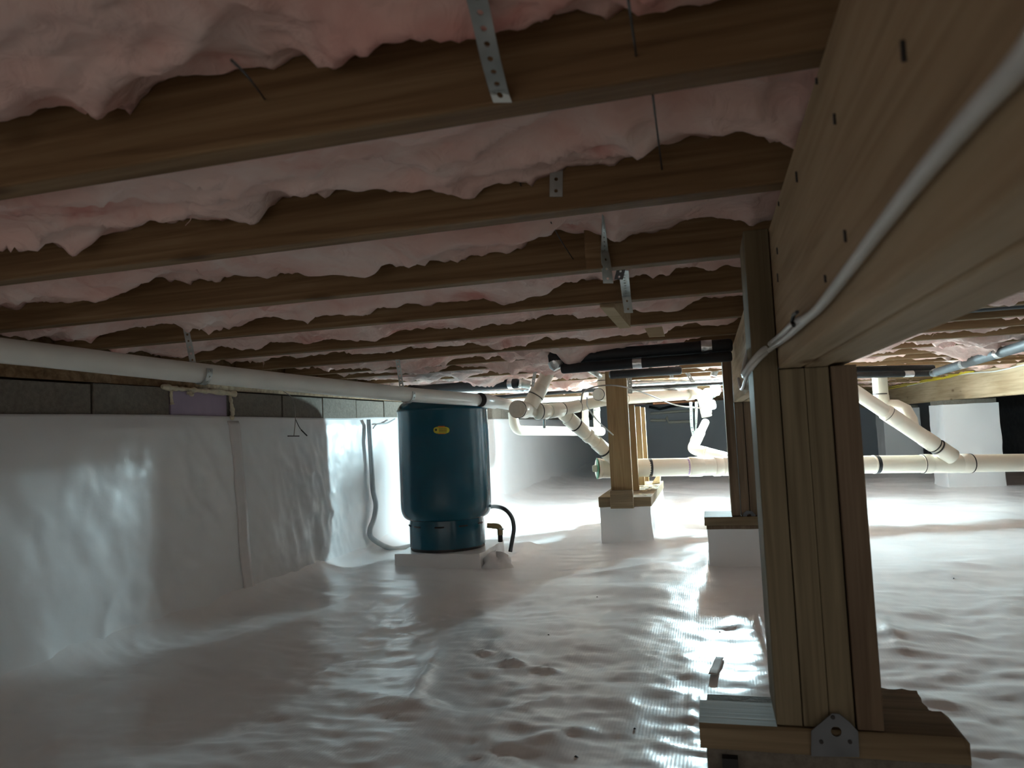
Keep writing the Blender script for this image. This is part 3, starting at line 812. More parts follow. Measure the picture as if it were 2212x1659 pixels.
# wrapped pad
pad = T('tank_pad', 'low white wrapped pad under the teal tank with a crumpled right corner', 'pad', (TX, TY, -0.03))
wrap(TX - 0.205, TX + 0.235, TY - 0.205, TY + 0.22, -0.03, ZB - 0.003, 'liner_wrap', LINER, pad, 31, 0.007, 0.02, 0.015)
fc = W(1072, 1205, 3.52); fv = []
for jj in range(13):
    fv.append([])
    for ii in range(25):
        a_ = 2 * math.pi * ii / 24; q_ = jj / 12 * math.pi / 2
        nn = 1 + 0.30 * float(fbm(np.array([math.cos(a_) * 2 + 7]), np.array([math.sin(a_) * 2 + q_ * 2]), 91, 3)[0]) + 0.10 * math.cos(3 * a_)
        fv[-1].append((fc.x + 0.075 * math.cos(a_) * math.cos(q_) ** 0.7 * nn, fc.y + 0.085 * math.sin(a_) * math.cos(q_) ** 0.7 * nn, -0.01 + 0.080 * math.sin(q_) * nn))
grid_mesh('liner_fold', np.array(fv), 25, 13, LINER, pad)
# plumbing at the tank
hs = bez([W(1046, 1098, 4.02), W(1068, 1094, 3.86), W(1090, 1100, 3.72), W(1105, 1117, 3.74), W(1110, 1140, 3.74), W(1107, 1163, 3.73), W(1102, 1192, 3.72)], 8)
tag(MB().tube(hs, 0.0105, 12).build('water_hose', DKHOSE, smooth=True), 'dark grey hose arching down to the floor at the right of the teal tank', 'hose')
ft = T('tank_fitting', 'dull brass elbow fitting with a black stub beside the skirt of the teal tank', 'pipe fitting', tuple(W(1080, 1165, 3.66)))
e0, e1, e2 = W(1052, 1135, 3.66), W(1080, 1137, 3.66), W(1081, 1170, 3.66)
MB().tube([e0, e0.lerp(e1, .55)], 0.0125, 14).build('nut', BRASS, ft, smooth=True)
MB().tube([e0.lerp(e1, .4)] + bend(e0, e1, e2, 0.02) + [e1.lerp(e2, .55)], 0.014, 14).build('elbow', BRASS, ft, smooth=True)
MB().tube([e1.lerp(e2, .5), e2], 0.012, 14).build('stub_pipe', BLACKR, ft, smooth=True)
MB().tube([e1 + Vector((0.0, -0.012, -.01)), e1 + Vector((0.022, -0.016, -.012))], 0.004, 8).build('bleed_screw', GALV, ft, smooth=True)

# ------------------------------------------------------------------ pipes
def pipe(t, pts, r, name='pipe', mat=None, n=24):
    return MB().tube(pts, r, n).build(name, mat or PVC, t, smooth=True)
def collar(t, a, b, r, name='coupling', mat=None, lip=True):
    """a fitting hub between a and b with rounded shoulders"""
    a, b = Vector(a), Vector(b); d = (b - a); L = d.length; d.normalize(); e = min(0.004, L * .2)
    P = [a, a + d * e, a + d * L * .5, b - d * e, b]
    return MB().tube(P, [r - 0.003, r, r, r, r - 0.003], 24).build(name, mat or PVC, t, smooth=True)
def ring(t, c, d, r, w, name, mat):
    c, d = Vector(c), Vector(d).normalized()
    return MB().tube([c - d * w / 2, c + d * w / 2], r, 24).build(name, mat, t, smooth=True)

# long white drain along the left wall, going into the tee with the round plug
lp = [W(-520, 708, 1.28), W(0, 757, 1.66), W(430, 806, 2.12), W(870, 851, 2.92), W(1050, 866, 3.55), W(1112, 877, 4.30)]
tl = T('drain_pipe', 'long white drain pipe slung along the left wall, passing in front of the tank', 'pipe', tuple(lp[0]))
pipe(tl, bez(lp, 6), 0.0295, mat=PVC2, n=32)
collar(tl, lp[4] - (lp[5] - lp[4]) * .15, lp[4] + (lp[5] - lp[4]) * .25, 0.0335, mat=PVC2)
dd = (lp[4] - lp[3]).normalized()
ring(tl, lp[4] - (lp[5] - lp[4]) * .16, dd, 0.0338, 0.004, 'joint_line', GLUE)

def hanger(label, c, d, r, ztop, u_off):
    """perforated clip round a pipe hung from a strap up to the joist"""
    c, d = Vector(c), Vector(d).normalized()
    t = T('pipe_hanger', label, 'pipe hanger', (c.x, c.y, c.z - r))
    up = Vector((0, 0, 1)); sd = d.cross(up).normalized(); up = sd.cross(d)
    P = []
    for k in range(15):
        a = math.radians(-200 + 220 * k / 14)
        P.append(c + (sd * math.cos(a) * -1 + up * math.sin(a)) * (r + 0.0035))
    MB().strap(P, d, 0.019, 0.0022, pitch=0.017, hr=0.17).build('clip', GALV, t)
    top = Vector((c.x + u_off, c.y, ztop))
    MB().strap([c + sd * 0.0 + up * (r + 0.002) + Vector((u_off * .6, 0, 0)), top], Vector((1, 0.25, 0)), 0.018, 0.0018, pitch=0.02, hr=0.2).build('strap', GALV, t)
    return t
cA = lp[2] + Vector((0.02, 0.03, -0.001)); dA = (lp[3] - lp[1])
hanger('perforated metal clip round the long white pipe near the lavender foam board', W(437, 806, 2.125), dA, 0.030, ZJ + 0.045, -0.055)
hanger('perforated metal clip round the long white pipe at the left edge of the tank', W(880, 853, 2.95), lp[4] - lp[3], 0.030, ZJ + 0.02, -0.040)

# upper waste line: plug, wye, rising elbow, run to the second plug and on to the far elbow
tm = T('waste_manifold', 'white waste manifold with two round plugs and rising elbows above the sloping drain', 'pipe', tuple(W(1120, 883, 4.05)))
c1 = W(1118, 884, 3.76); c1b = W(1146, 887, 4.10); m1 = W(1200, 888, 4.20)
collar(tm, c1, c1 + (c1b - c1) * .55, 0.046, 'plug_hub')
dirc = (c1b - c1).normalized()
ring(tm, c1 - dirc * .004, dirc, 0.044, 0.016, 'plug', PVC)
side = dirc.cross(Vector((0, 0, 1))).normalized(); upv = side.cross(dirc)
MB().obox(c1 - dirc * .016, side * .020, upv * .020, dirc * .006).build('plug_nut', PVC, tm, bevel=0.002)
ring(tm, c1 + dirc * .004, dirc, 0.0470, 0.006, 'joint_line', GLUE)
pipe(tm, [c1, c1b, m1], 0.037)
# rising elbow to the joists
r0, r1, r2 = W(1140, 885, 4.08), W(1180, 815, 4.12), W(1194, 770, 4.18)
rp = [r0, r0.lerp(r1, .5)] + bend(r0, r1, r2, 0.05) + [r2]
pipe(tm, rp, 0.038)
q0 = r0.lerp(r1, .42); q1 = r0.lerp(r1, .72)
collar(tm, r0.lerp(r1, .12), q0, 0.044); collar(tm, q0 + (r1 - r0) * .02, q1, 0.046, 'elbow_hub'); ring(tm, q0, r1 - r0, 0.0465, 0.004, 'joint_line', GLUE)
# hub chain
m2 = W(1216, 884, 4.28); m3 = W(1250, 877, 4.36); m4 = W(1304, 866, 4.46); m5 = W(1350, 861, 4.62)
collar(tm, W(1160, 889, 4.10), W(1180, 889, 4.15), 0.046); ring(tm, W(1166, 889, 4.11), m1 - c1b, 0.0466, 0.0035, 'joint_line', BLACKBAND)
pipe(tm, [m1, m2, m3, m4, m5], 0.033)
collar(tm, W(1186, 888, 4.17), W(1212, 885, 4.26), 0.043, 'wye'); ring(tm, W(1188, 888, 4.18), m2 - m1, 0.0436, 0.0035, 'joint_line', GLUE)
collar(tm, m2, m3, 0.037); ring(tm, m2, m3 - m2, 0.0378, 0.003, 'joint_line', GLUE); ring(tm, m3, m4 - m3, 0.0378, 0.003, 'joint_line', GLUE)
# second plug and its riser
c2 = W(1293, 852, 4.30); c2b = W(1318, 858, 4.50); d2 = (c2b - c2).normalized()
collar(tm, c2, c2 + (c2b - c2) * .6, 0.036, 'plug_hub'); ring(tm, c2 - d2 * .003, d2, 0.034, 0.012, 'plug', PVC2)
s2 = d2.cross(Vector((0, 0, 1))).normalized(); u2 = s2.cross(d2)
MB().obox(c2 - d2 * .012, s2 * .014, u2 * .014, d2 * .005).build('plug_nut', PVC2, tm, bevel=0.002)
ring(tm, c2 + d2 * .003, d2, 0.0372, 0.006, 'joint_line', GLUE)
pipe(tm, [c2b, W(1306, 835, 4.44), W(1301, 808, 4.44), W(1299, 785, 4.46)], 0.033)
collar(tm, W(1303, 822, 4.44), W(1305, 842, 4.44), 0.038); ring(tm, W(1303, 822, 4.44), Vector((0, 0, 1)), 0.0386, 0.003, 'joint_line', GLUE)
collar(tm, W(1318, 860, 4.50), W(1338, 862, 4.56), 0.041); ring(tm, W(1334, 862, 4.55), m5 - m4, 0.0416, 0.003, 'joint_line', GLUE)
# far run behind the studs to the elbow by the lamp
f0, f1, f2 = m5, W(1516, 850, 5.25), W(1527, 900, 5.25)
fp = [f0, f0.lerp(f1, .7)] + bend(f0, f1, f2, 0.07) + [f2]
pipe(tm, fp, 0.037)
collar(tm, W(1484, 852, 5.09), W(1496, 851, 5.15), 0.043)
f3 = W(1526, 893, 5.25)
collar(tm, W(1522, 866, 5.25), f3, 0.041, 'elbow_hub')
# galvanised clevis under the manifold
MB().tube([W(1176, 905, 4.13), W(1176, 925, 4.13)], 0.008, 10).build('clevis', GALV, tm)

# large main drain with the cleanout plug and the sloping inlet
a0, a1, a2 = W(1290, 1012, 4.52), W(1575, 1007, 4.66), W(2330, 998, 4.68)
md_ = (a2 - a0).normalized()
tmd = T('main_drain', 'thick white main drain crossing behind the posts with sloping inlets and a square-headed plug', 'pipe', tuple(a0))
pipe(tmd, [a0, a1, a2], 0.057, n=32)
def along(u): # point on the main drain at image column u
    lo, hi = 0.0, 1.0
    for _ in range(40):
        mid = (lo + hi) / 2; p = a0.lerp(a1, mid * 2) if mid < .5 else a1.lerp(a2, mid * 2 - 1)
        q = p - CAM; uu = CX + FPX * q.dot(R_) / q.dot(F_)
        if uu < u: lo = mid
        else: hi = mid
    return p
collar(tmd, along(1272), along(1298), 0.064, 'cleanout_hub'); ring(tmd, along(1279), md_, 0.0646, 0.004, 'joint_line', plain('green_joint', (0.05, 0.22, 0.10), .5))
p = along(1271); MB().obox(p - md_ * .012, md_ * .016, Vector((0, 0.018, 0)), Vector((0, 0, 0.020))).build('plug_nut', PVC, tmd, bevel=0.003)
collar(tmd, along(1296), along(1326), 0.060, 'wye')
collar(tmd, along(1488), along(1516), 0.0625); collar(tmd, along(1541), along(1556), 0.0625); collar(tmd, along(1560), along(1585), 0.061)
ring(tmd, along(1484), md_, 0.0575, 0.012, 'primer_stain', PRIMER)
ring(tmd, along(1403), md_, 0.0578, 0.022, 'hanger_band', BLACKBAND)
ring(tmd, along(1893), md_, 0.0578, 0.024, 'hanger_band', BLACKBAND)
collar(tmd, along(1885), along(1889), 0.0595); 
collar(tmd, along(1990), along(2010), 0.0625); collar(tmd, along(2073), along(2096), 0.0625); pipe(tmd, [along(2008), along(2075)], 0.060, 'wye')
ring(tmd, along(1991), md_, 0.063, 0.005, 'joint_line', GLUE); ring(tmd, along(2096), md_, 0.063, 0.005, 'joint_line', GLUE)
# sloping inlet from the manifold
s0, s1 = W(1214, 892, 4.31), W(1345, 1008, 4.60)
ts = tmd
s1 = W(1334, 996, 4.50)
sdv = (s1 - s0); pipe(ts, [s0, s1], 0.037, n=28)
for (a, b, r, nm) in ((.10, .24, .044, 'wye_branch'), (.26, .42, .042, 'coupling'), (.44, .50, .044, 'coupling'), (.60, .76, .0435, 'coupling'), (.78, .95, .047, 'wye_branch')):
    collar(ts, s0 + sdv * a, s0 + sdv * b, r, nm)
ring(ts, s0 + sdv * .25, sdv, .0448, .004, 'joint_line', GLUE); ring(ts, s0 + sdv * .77, sdv, .0478, .004, 'joint_line', GLUE)

# trap and branch left of the lamp
tb = T('trap_branch', 'short white branch pipe with a bend dropping toward the main drain left of the lamp', 'pipe', tuple(W(1500, 980, 5.2)))
b0, b1, b2, b3 = W(1524, 912, 5.7), W(1508, 945, 5.5), W(1495, 970, 5.25), W(1580, 992, 4.80)
pipe(tb, bez([b0, b1], 4), 0.030); collar(tb, W(1512, 935, 5.55), W(1502, 953, 5.38), 0.040)
bp = [b1] + bend(b1, b2, b3, 0.06) + [b3]
pipe(tb, bp, 0.038); collar(tb, W(1512, 975, 5.12), W(1528, 979, 5.05), 0.041, 'elbow_hub')
st1 = T('pipe_strap', 'perforated strap looped down to the bent branch pipe left of the lamp', 'strap', tuple(W(1497, 945, 5.4)))
MB().strap([W(1492, 868, 5.33), W(1494, 920, 5.33), W(1499, 945, 5.33)], R_, 0.022, 0.002, pitch=0.03, hr=.2).build('strip', GALV, st1)
MB().strap([W(1504, 868, 5.30), W(1504, 915, 5.30), W(1501, 945, 5.30)], [tuple(R_), tuple(R_ * .3 + F_ * .9)], 0.020, 0.002, pitch=0.03, hr=.2).build('strip', GALV, st1)

# white pipe running level along the left wall behind the manifold, and the twin traps
tw = T('level_waste_pipe', 'printed white pipe running level in front of the left wall beyond the tank', 'pipe', tuple(W(1200, 930, 5.0)))
v0, v1, v2 = W(1108, 890, 4.95), W(1112, 930, 4.95), W(1300, 932, 5.72)
pipe(tw, [v0] + bend(v0, v1, v2, 0.07) + [v2], 0.034)
ring(tw, W(1135, 930, 5.06), v2 - v1, 0.0348, 0.025, 'hanger_band', BLACKBAND); ring(tw, W(1129, 930, 5.03), v2 - v1, 0.0345, 0.010, 'joint_line', plain('orange_primer', (.6, .3, .15), .5))
for (u, lab) in ((1264, 'left of two short white trap pipes hanging behind the sloping drain'), (1289, 'right of two short white trap pipes hanging behind the sloping drain')):
    t = T('trap_pipe', lab, 'pipe', tuple(W(u, 925, 5.9)), 'twin trap pipes')
    z0_, z1_, z2_ = W(u, 842, 5.95), W(u + 1, 926, 5.95), W(u + 1, 930, 5.80)
    pipe(t, [z0_, W(u, 905, 5.95)], 0.027); pipe(t, [W(u, 903, 5.95)] + bend(z0_, z1_, z2_, 0.035) + [z2_], 0.030, 'elbow')
    ring(t, W(u, 886, 5.95), Vector((0, 0, 1)), .0308, .010, 'joint_line', GREYHOSE)
# right side: sloping drain with a riser
tr = tmd
k0, k1 = W(1700, 748, 4.55), W(2062, 990, 4.62); kd = k1 - k0; ks = k0 + kd * .28
pipe(tr, [ks, k0 + kd * .98], 0.044, n=28)
collar(tr, k0 + kd * .58, k0 + kd * .66, .051); collar(tr, k0 + kd * .81, k0 + kd * .88, .052); collar(tr, k0 + kd * .905, k0 + kd * .99, .052, 'wye_branch')
ring(tr, k0 + kd * .60, kd, .0515, .004, 'joint_line', GLUE); ring(tr, k0 + kd * .885, kd, .0485, .006, 'joint_line', GLUE); ring(tr, k0 + kd * .90, kd, .0528, .005, 'joint_line', GLUE)
pipe(tr, [k0 + kd * .65, k0 + kd * .82], 0.050, 'wye')
n0, n1, n2 = W(1898, 790, 4.86), W(1905, 872, 4.86), W(1948, 880, 4.82)
rv = tmd
pipe(rv, [n0, W(1903, 858, 4.86)], 0.047); collar(rv, W(1901, 853, 4.86), W(1904, 872, 4.86), .053)
pipe(rv, [W(1904, 868, 4.86), W(1915, 878, 4.85), W(1935, 880, 4.82), W(1952, 888, 4.78), W(1962, 908, 4.74), W(1968, 930, 4.70)], [0.047, .050, .053, .055, .056, .050], 'elbow')
ring(rv, W(1902, 851, 4.86), Vector((0, 0, 1)), .0478, .007, 'joint_line', GLUE)

# ------------------------------------------------------------------ black insulated lines and ducts under the joists
def iduct(label, pts, r, mat, name='insulated_duct', ends=(True, True), bands=()):
    t = T(name, label, 'duct', tuple(pts[0])); P = [Vector(p) for p in pts]
    dA = (P[1] - P[0]).normalized(); dB = (P[-1] - P[-2]).normalized()
    Q = [P[0], P[0] + dA * r * .15, P[0] + dA * r * .5] + P[1:-1] + [P[-1] - dB * r * .5, P[-1] - dB * r * .15, P[-1]]
    rs = [r * .6, r * .88, r] + [r] * (len(P) - 2) + [r, r * .88, r * .6]
    MB().tube(Q, rs, 20).build('sleeve', mat, t, smooth=True)
    for b in bands:
        c = P[0].lerp(P[-1], b[0]); ring(t, c, P[-1] - P[0], r + .0012, b[1], 'foil_band', FOIL)
    return t
YD = 2.90
e0 = WY(1202, 765, YD); e1 = WY(1562, 742, YD)
i1 = iduct('upper of two parallel black insulated lines hung under the joists before the lamp', [(e0.x, YD, 0.944), (0.105, YD, 0.946)], 0.026, BLACKF, bands=((.86, .04),))
i2 = iduct('lower of two parallel black insulated lines hung under the joists before the lamp', [(e0.x + .02, YD - 0.02, 0.898), (0.100, YD - 0.02, 0.902)], 0.020, BLACKF, bands=((.46, .035),))
fe = T('foil_elbow', 'black elbow end wrapped with crumpled foil at the left end of the black lines', 'duct', (e0.x, YD, .92))
MB().tube([Vector((e0.x - .002, YD - .005, .978)), Vector((e0.x - .006, YD - .01, .955)), Vector((e0.x - .002, YD - .012, .932)), Vector((e0.x + .004, YD - .012, .916))], [.018, .028, .029, .022], 18).build('elbow', BLACKF, fe, smooth=True)
MB().tube([Vector((e0.x - .004, YD - .010, .930)), Vector((e0.x + .0, YD - .012, .912)), Vector((e0.x + .006, YD - .012, .900))], [.031, .029, .020], 18).build('foil_wrap', FOIL, fe, smooth=True)
iduct('short black insulated line under the joists above the studs', [W(1316, 810, 3.95), W(1472, 800, 3.95)], 0.023, BLACKF)
iduct('black insulated line under the joists behind the top of the tank', [(-2.0 + .17, 4.28, 0.944), W(1122, 828, 4.28)], 0.029, BLACKF, bands=((.93, .03),))
gp = T('metal_coupling', 'shiny metal coupling at the right end of the black line behind the tank', 'pipe fitting', tuple(W(1130, 827, 4.25)))
MB().tube([W(1121, 827, 4.25), W(1146, 832, 4.25)], [.026, .024], 18).build('sleeve', GALV, gp, smooth=True)
ring(gp, W(1124, 828, 4.25), R_, .029, .012, 'clamp', FOIL)
tag(MB().tube([(XW + .05, 5.3, 0.915), W(1345, 838, 5.25)], 0.014, 12).build('black_pipe', BLACKR, smooth=True), 'thin black pipe crossing below the joists behind the manifold', 'pipe')
def foil_duct(label, a, b, r, seed):
    a, b = Vector(a), Vector(b); n = 60; P = [a.lerp(b, k / n) for k in range(n + 1)]
    rs = [r * (1 + .06 * math.sin(k * 2.1) + .07 * random.uniform(-1, 1)) for k in range(n + 1)]
    tag(MB().tube(P, rs, 16).build('foil_duct', FOIL, smooth=True), label, 'duct')
foil_duct('upper shiny foil flex duct beside the glaring lamp', W(1350, 830, 5.05), W(1562, 819, 5.05), 0.021, 1)
foil_duct('lower shiny foil flex duct beside the glaring lamp', W(1358, 846, 5.0), W(1505, 835, 5.0), 0.015, 2)
tag(MB().tube([W(1345, 839, 4.97), W(1562, 828, 4.97)], 0.010, 12).build('black_pipe', BLACKR, smooth=True), 'dark pipe running between the two foil flex ducts', 'pipe')
foil_duct('crumpled foil duct along the ceiling behind the tank top', (XW + .1, 4.9, .958), W(1145, 842, 4.95), 0.020, 3)
foil_duct('crumpled foil duct above the manifold behind the rising elbow', W(1190, 835, 5.3), W(1300, 826, 5.3), 0.018, 4)
mdp = T('metal_duct', 'tilted galvanised round duct dropping above the lamp', 'duct', tuple(W(1540, 815, 4.6)))
MB().tube([W(1556, 757, 4.6), W(1549, 785, 4.6), W(1541, 812, 4.6)], [.027, .026, .020], 20).build('sleeve', GALV, mdp, smooth=True)
ring(mdp, W(1550, 783, 4.6), W(1549, 785, 4.6) - W(1556, 757, 4.6), .028, .008, 'seam', FOIL)
tag(MB().tube([W(1504, 806, 5.6), W(1505, 826, 5.6)], 0.035, 20).build('riser_pipe', PVC, smooth=True), 'stubby white riser pipe up in the joists beside the lamp', 'pipe')
tag(MB().tube(bez([W(1245, 786, 3.7), W(1275, 800, 3.9), W(1295, 812, 4.2)], 5), 0.016, 14).build('metal_boot', GALV, smooth=True), 'slanting shiny metal boot below the black lines', 'duct')
# right of the girder
iduct('black insulated line tucked between joists at upper right', [(0.30, 2.72, 1.005), (3.0, 2.70, 1.010)], 0.028, BLACKF)
iduct('upper black insulated line under the joists right of the near post', [W(1700, 802, 4.75), W(2018, 796, 4.75)], 0.025, BLACKF)
iduct('lower black insulated line under the joists right of the near post', [W(1700, 815, 4.70), W(2020, 806, 4.70)], 0.020, BLACKF, bands=((.82, .06),))
gi = T('grey_insulated_pipe', 'grey foam insulated pipe with foil bands slanting along the far girder', 'pipe', tuple(W(2030, 805, 5.6)))
gpts = [W(2016, 806, 4.6), W(2300, 720, 2.85)]
MB().tube(gpts, 0.024, 20).build('sleeve', GREYF, gi, smooth=True)
for f in (.03, .33, .62): ring(gi, gpts[0].lerp(gpts[1], f), gpts[1] - gpts[0], .0250, .05, 'foil_band', FOIL)
for k, dz in enumerate((0, .018, .034)):
    ypts = [WX(u, v, 2.138 - .008 * (k % 2)) + Vector((0, 0, -dz * .4)) for u, v in ((1915, 833 + 3 * k), (1985, 820 + 2 * k), (2040, 812 + k), (2085, 800 + k), (2103, 795 + 2 * k))]
    tag(MB().tube(bez(ypts, 6), 0.006, 8).build('yellow_cable', YCABLE, smooth=True), '%s of three yellow cables draped along the far girder' % ('top', 'middle', 'bottom strand')[k], 'cable', 'yellow cables on the far girder')
tag(MB().tube(bez([WX(u, v, 2.14) for u, v in ((1960, 834), (2060, 812), (2110, 805), (2150, 802), (2212, 788), (2300, 765))], 6), 0.005, 8).build('white_cable', CABLE, smooth=True), 'thin white cable running along the face of the far girder', 'cable')

# ------------------------------------------------------------------ perforated straps on the joists
def strap(label, pts, side, w, pitch=None, hr=.2, mat=None):
    t = T('hanger_strap', label, 'strap', tuple(pts[-1]))
    MB().strap([Vector(p) for p in pts], side, w, 0.0016, pitch=pitch, hr=hr).build('strip', mat or GALV, t)
    return t
S0 = WY(1087, 243, 0.642)
strap('large perforated metal strap hanging in front of the first joist', [WY(1016, -60, 0.53), WY(1036, 20, 0.56), WY(1060, 130, 0.60), WY(1080, 205, 0.638), Vector((S0.x, .642, ZJ - .003))], tuple(R_), 0.0175, pitch=0.0145, hr=.16)
strap('small bent strap nailed to the second joist face', [WY(1190, 282, 0.93), WY(1202, 330, 1.000), WY(1201, 425, 1.0025)], tuple(R_), 0.0185, pitch=0.017, hr=.15)
strap('narrow twisted strap hanging below the third joist beside the wood scab', [WY(1303, 466, 1.25), WY(1306, 540, 1.385), WY(1314, 612, 1.406)], [tuple(R_ * .25 + F_ * .97), tuple(R_)], 0.020, pitch=0.018, hr=.13)
strap('short dark strap end with two holes under the fourth joist', [WY(1342, 580, 1.52), WY(1336, 604, 1.52)], tuple(R_), 0.018, pitch=0.012, hr=.14, mat=STEEL)
strap('strap hanging down past the fourth joist near the girder', [WY(1347, 584, 1.60), WY(1353, 640, 1.795), WY(1358, 676, 1.806)], tuple(R_), 0.022, pitch=0.02, hr=.13)
strap('strap hanging from the joists above the foil ducts', [W(1447, 765, 4.1), W(1451, 816, 4.1)], tuple(R_), 0.022, pitch=0.02, hr=.13)
strap('second strap hanging crooked near the foil ducts', [W(1478, 795, 4.6), W(1497, 826, 4.6)], tuple(R_), 0.028, pitch=0.025, hr=.13)
strap('short strap beside the rising elbow of the manifold', [W(1156, 803, 4.0), W(1150, 835, 4.0)], tuple(R_), 0.018, pitch=0.02, hr=.13)
strap('strap on the top of the nearest stud', [W(1360, 815, 4.2), W(1361, 850, 4.2)], tuple(R_), 0.026, pitch=0.025, hr=.13)
# wood blocks nailed up
p0, p1 = WY(1266, 590, 1.39), WY(1303, 590, 1.39)
tag(MB().box(p0.x, p1.x, 1.388, 1.4125, ZJ - 0.006, ZJ + 0.12).build('wood_scab', W_JOIST, None, bevel=.003), 'brown wood scab standing against the third joist beside the twisted strap', 'wood block')
a, b, c, d = WZ(1298, 664, ZJ - .004), WZ(1326, 664, ZJ - .004), WZ(1362, 712, ZJ - .004), WZ(1340, 712, ZJ - .004)
q = [WY(1296, 664, 1.83), WY(1326, 664, 1.83), WY(1362, 708, 1.92), WY(1338, 710, 1.92)]
tag(MB().prism(q, (0.0, 0.03, 0.05)).build('cut_block', W_PALE), 'pale cut wood block slanting between the fourth and fifth joists', 'wood block')
q = [WY(1392, 709, 2.262), WY(1430, 705, 2.262), WY(1436, 726, 2.262), WY(1402, 728, 2.262)]
tag(MB().prism(q, (0, .008, 0)).build('cut_block', W_PALE), 'small pale wood block end against the fifth joist', 'wood block')

# ------------------------------------------------------------------ cables and wires
XC = XG0 - 0.006
cpts = [WX(u, v, XC) for u, v in ((2330, -60), (2212, 125), (2100, 250), (1990, 380), (1900, 495), (1840, 575), (1790, 640), (1762, 672), (1740, 688), (1718, 697))]
wrapx = 0.064
cpts += [WX(1694, 719, XC - .001), WY(1668, 740, PY - .008), WY(1640, 764, PY - .007), WY(1620, 788, PY - .006), Vector((wrapx, PY + 0.03, WY(1620, 792, PY).z - .004)), Vector((wrapx, PY + .10, WY(1620, 792, PY).z)), Vector((0.085, PY + .19, .80)), Vector((XC, PY + .35, .80)), Vector((XC, 1.9, .79)), Vector((XC, 2.4, .755)), Vector((XC, 2.6, .80))]
tag(MB().tube(bez(cpts, 6), 0.0048, 10).build('white_cable', CABLE, smooth=True), 'white cable stapled along the near girder and over the near post', 'cable')
c2p = [cpts[7].copy(), cpts[8] + Vector((0, 0, -.002))] + [p + Vector((-.001, -.003, -.009)) for p in cpts[9:16]]
tag(MB().tube(bez(c2p, 6), 0.004, 8).build('white_cable', CABLE, smooth=True), 'second white cable strand lying beside the main one over the near post', 'cable')
stp = [WX(u, v, XC - .006) for u, v in ((1722, 674), (1714, 680), (1711, 695), (1715, 703))]
tag(MB().tube(stp, 0.0022, 8).build('cable_staple', BLACKR), 'black cable staple holding the white cable on the near girder', 'staple')
for k, (u, v) in enumerate(((1764, 175), (1803, 257), (1721, 382), (1682, 440), (1826, 510), (1680, 600), (1783, 602), (1679, 542), (1952, 110))):
    p = WX(u, v, XG0)
    MB().obox(p, (.001, 0, 0), (0, .0022, .001), (0, 0, .003 + .0015 * (k % 3))).build('nail_hole', BLACKR, g1)
# plumbing and wires far back
tag(MB().tube(bez([W(1255, 870, 4.05), W(1262, 845, 4.05), W(1300, 833, 4.02), W(1345, 835, 4.02), W(1400, 852, 4.3), W(1460, 875, 4.8), W(1520, 882, 5.3), W(1538, 880, 5.55)], 6), 0.0042, 8).build('lamp_wire', GREYWIRE, smooth=True), 'grey wire looping from the manifold to the glaring lamp', 'cable')
tag(MB().tube(bez([W(1268, 858, 4.03), W(1270, 880, 4.04), W(1292, 910, 4.06), W(1325, 940, 4.07)], 6), 0.004, 8).build('lamp_wire', CABLE, smooth=True), 'pale wire hanging from the second plug down to the nearest stud', 'cable')
hw = T('dangling_wire', 'thin twig-like wire dangling from the sill over the left wall sheet', 'wire', tuple(WX(640, 940, XW + .06)))
MB().tube(bez([WX(610, 843, XW + .05), WX(632, 862, XW + .07), WX(638, 900, XW + .075), WX(636, 930, XW + .07), WX(635, 941, XW + .07)], 5), .0018, 6).build('strand', GREYWIRE, hw)
MB().tube(bez([WX(638, 905, XW + .075), WX(648, 925, XW + .07), WX(662, 940, XW + .065)], 5), .0018, 6).build('strand', RUSTW, hw)
MB().tube([WX(622, 942, XW + .07), WX(646, 942, XW + .07)], .0026, 6).build('tip', RUSTW, hw); MB().tube([WX(651, 929, XW + .07), WX(663, 941, XW + .066)], .003, 6).build('tip', RUSTW, hw)
hz = [WX(u, v, XW + .045) for u, v in ((797, 906), (800, 960), (803, 1010), (806, 1060), (812, 1090), (808, 1120), (799, 1145), (806, 1165), (830, 1185), (852, 1197))]
hz[-2].x += .05; hz[-1].x += .12; hz[-1].z = max(hz[-1].z, .02)
tag(MB().tube(bez(hz, 6), 0.014, 12).build('drain_tube', plain('pale_grey_tubing', (0.52, 0.55, 0.56), 0.4), smooth=True), 'grey flexible tube running down the lit left wall sheet beside the tank', 'hose')
tag(MB().tube(bez([WX(806, 925, XW + .05), WX(815, 916, XW + .05), WX(835, 914, XW + .05), WX(853, 905, XW + .05)], 6), .004, 8).build('thin_tube', GREYHOSE, smooth=True), 'thin grey tube curling off the flexible tube on the left wall', 'hose')
# supply lines on the far wall
for (lab, mat, r, pts) in (('upper white supply pipe on the far wall', PVC, .022, [WY(1405, 893, YB - .025), WY(1500, 886, YB - .025)]),
                           ('lower white supply pipe with two elbows on the far wall', PVC, .024, [WY(1405, 908, YB - .03), WY(1438, 908, YB - .03), WY(1440, 900, YB - .03), WY(1444, 912, YB - .03), WY(1497, 910, YB - .03)]),
                           ('black cable bundle sagging along the far wall', BLACKR, .02, [WY(1402, 879, YB - .025), WY(1425, 884, YB - .025), WY(1450, 878, YB - .025), WY(1500, 874, YB - .025)]),
                           ('copper pipe under the far joists beyond the manifold', COPPER, .02, [W(1180, 852, 8.0), W(1330, 845, 8.0)]),
                           ('dark copper pipe under the far joists left of the lamp', COPPER, .018, [W(1410, 872, 9.0), W(1500, 866, 9.0)]),
                           ('white pipe under the joists far beyond the manifold', PVC2, .025, [W(1080, 868, 6.4), W(1330, 858, 6.6)])):
    tag(MB().tube(pts, r, 12).build('supply_pipe', mat, smooth=True), lab, 'pipe')

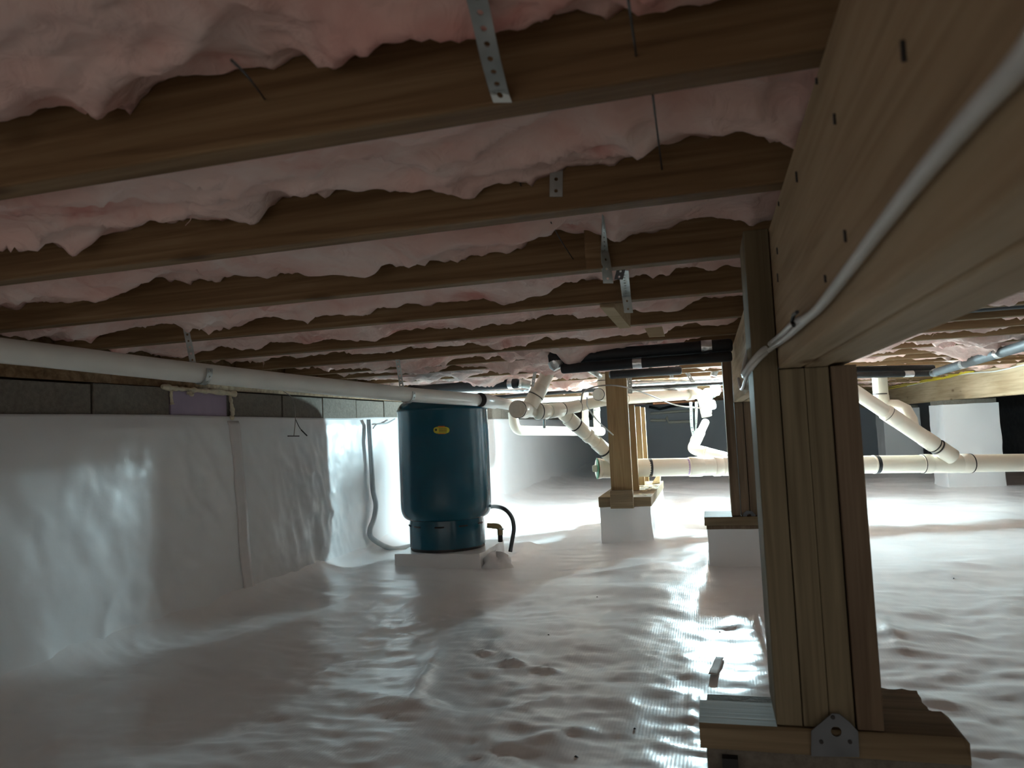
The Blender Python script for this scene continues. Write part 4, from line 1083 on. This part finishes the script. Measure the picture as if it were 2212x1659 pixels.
# ------------------------------------------------------------------ small things on the floor
def on_floor(u, v):
    p = WZ(u, v, 0)
    for _ in range(4):
        p = WZ(u, v, float(floor_h(np.array([p.x]), np.array([p.y]))[0]))
    return p
crumb = MB()
for k in range(6):
    a = k / 6 * 6.28; crumb.v.append((0.005 * math.cos(a), 0.003 * math.sin(a), 0.001)); 
crumb.v += [(0.001, 0, 0.004), (0, 0, -0.0005)]
for k in range(6): crumb.f += [(k, (k + 1) % 6, 6), ((k + 1) % 6, k, 7)]
c0 = None
for (u, v, lab) in ((372, 1417, 'leftmost black crumb on the floor below the lit left wall'), (465, 1378, 'black crumb at the near end of the tank shadow by the left wall'),
                    (632, 1316, 'black crumb in the tank shadow at the foot of the left wall'), (1290, 1290, 'black crumb on the floor in front of the long wrapped pier'),
                    (1185, 1372, 'black crumb in the middle of the open floor'), (1555, 1366, 'black crumb inside the bright lamp reflection on the floor'),
                    (1371, 1575, 'black crumb on the floor a little left of the near pier'), (1245, 1636, 'black crumb nearest the bottom edge of the photo'),
                    (2060, 1250, 'black crumb on the floor right of the near post')):
    p = on_floor(u, v)
    if c0 is None: o = c0 = crumb.build('crumb', BLACKR)
    else: o = c0.copy(); COL.objects.link(o)
    o.location = p; o.rotation_euler = (0, 0, random.uniform(0, 6.28)); sc_ = random.uniform(.6, 1.1); o.scale = (sc_, sc_, sc_)
    tag(o, lab, 'debris', 'black crumbs on the floor sheet')
pa, pb = on_floor(1540, 1462), on_floor(1556, 1424)
dv = (pb - pa).normalized(); sd_ = Vector((0, 0, 1)).cross(dv).normalized() * 0.011
rows = []
for k in range(14):
    q = pa.lerp(pb, k / 13)
    rows.append([(q.x + sd_.x * t_, q.y + sd_.y * t_, float(floor_h(np.array([q.x + sd_.x * t_]), np.array([q.y + sd_.y * t_]))[0]) + 0.006) for t_ in (-1, -.5, 0, .5, 1)])
o = grid_mesh('tape_scrap', np.array(rows), 5, 14, plain('dull_pale_tape', (0.72, 0.71, 0.69), 0.75, var=0.03, spec=0.2)); tag(o, 'short strip of pale tape stuck on the shiny floor left of the near post', 'tape')
m_ = o.modifiers.new('s', 'SOLIDIFY'); m_.thickness = 0.001; m_.offset = 0

# ------------------------------------------------------------------ finish
for t in ALL_THINGS:
    adopt(t)
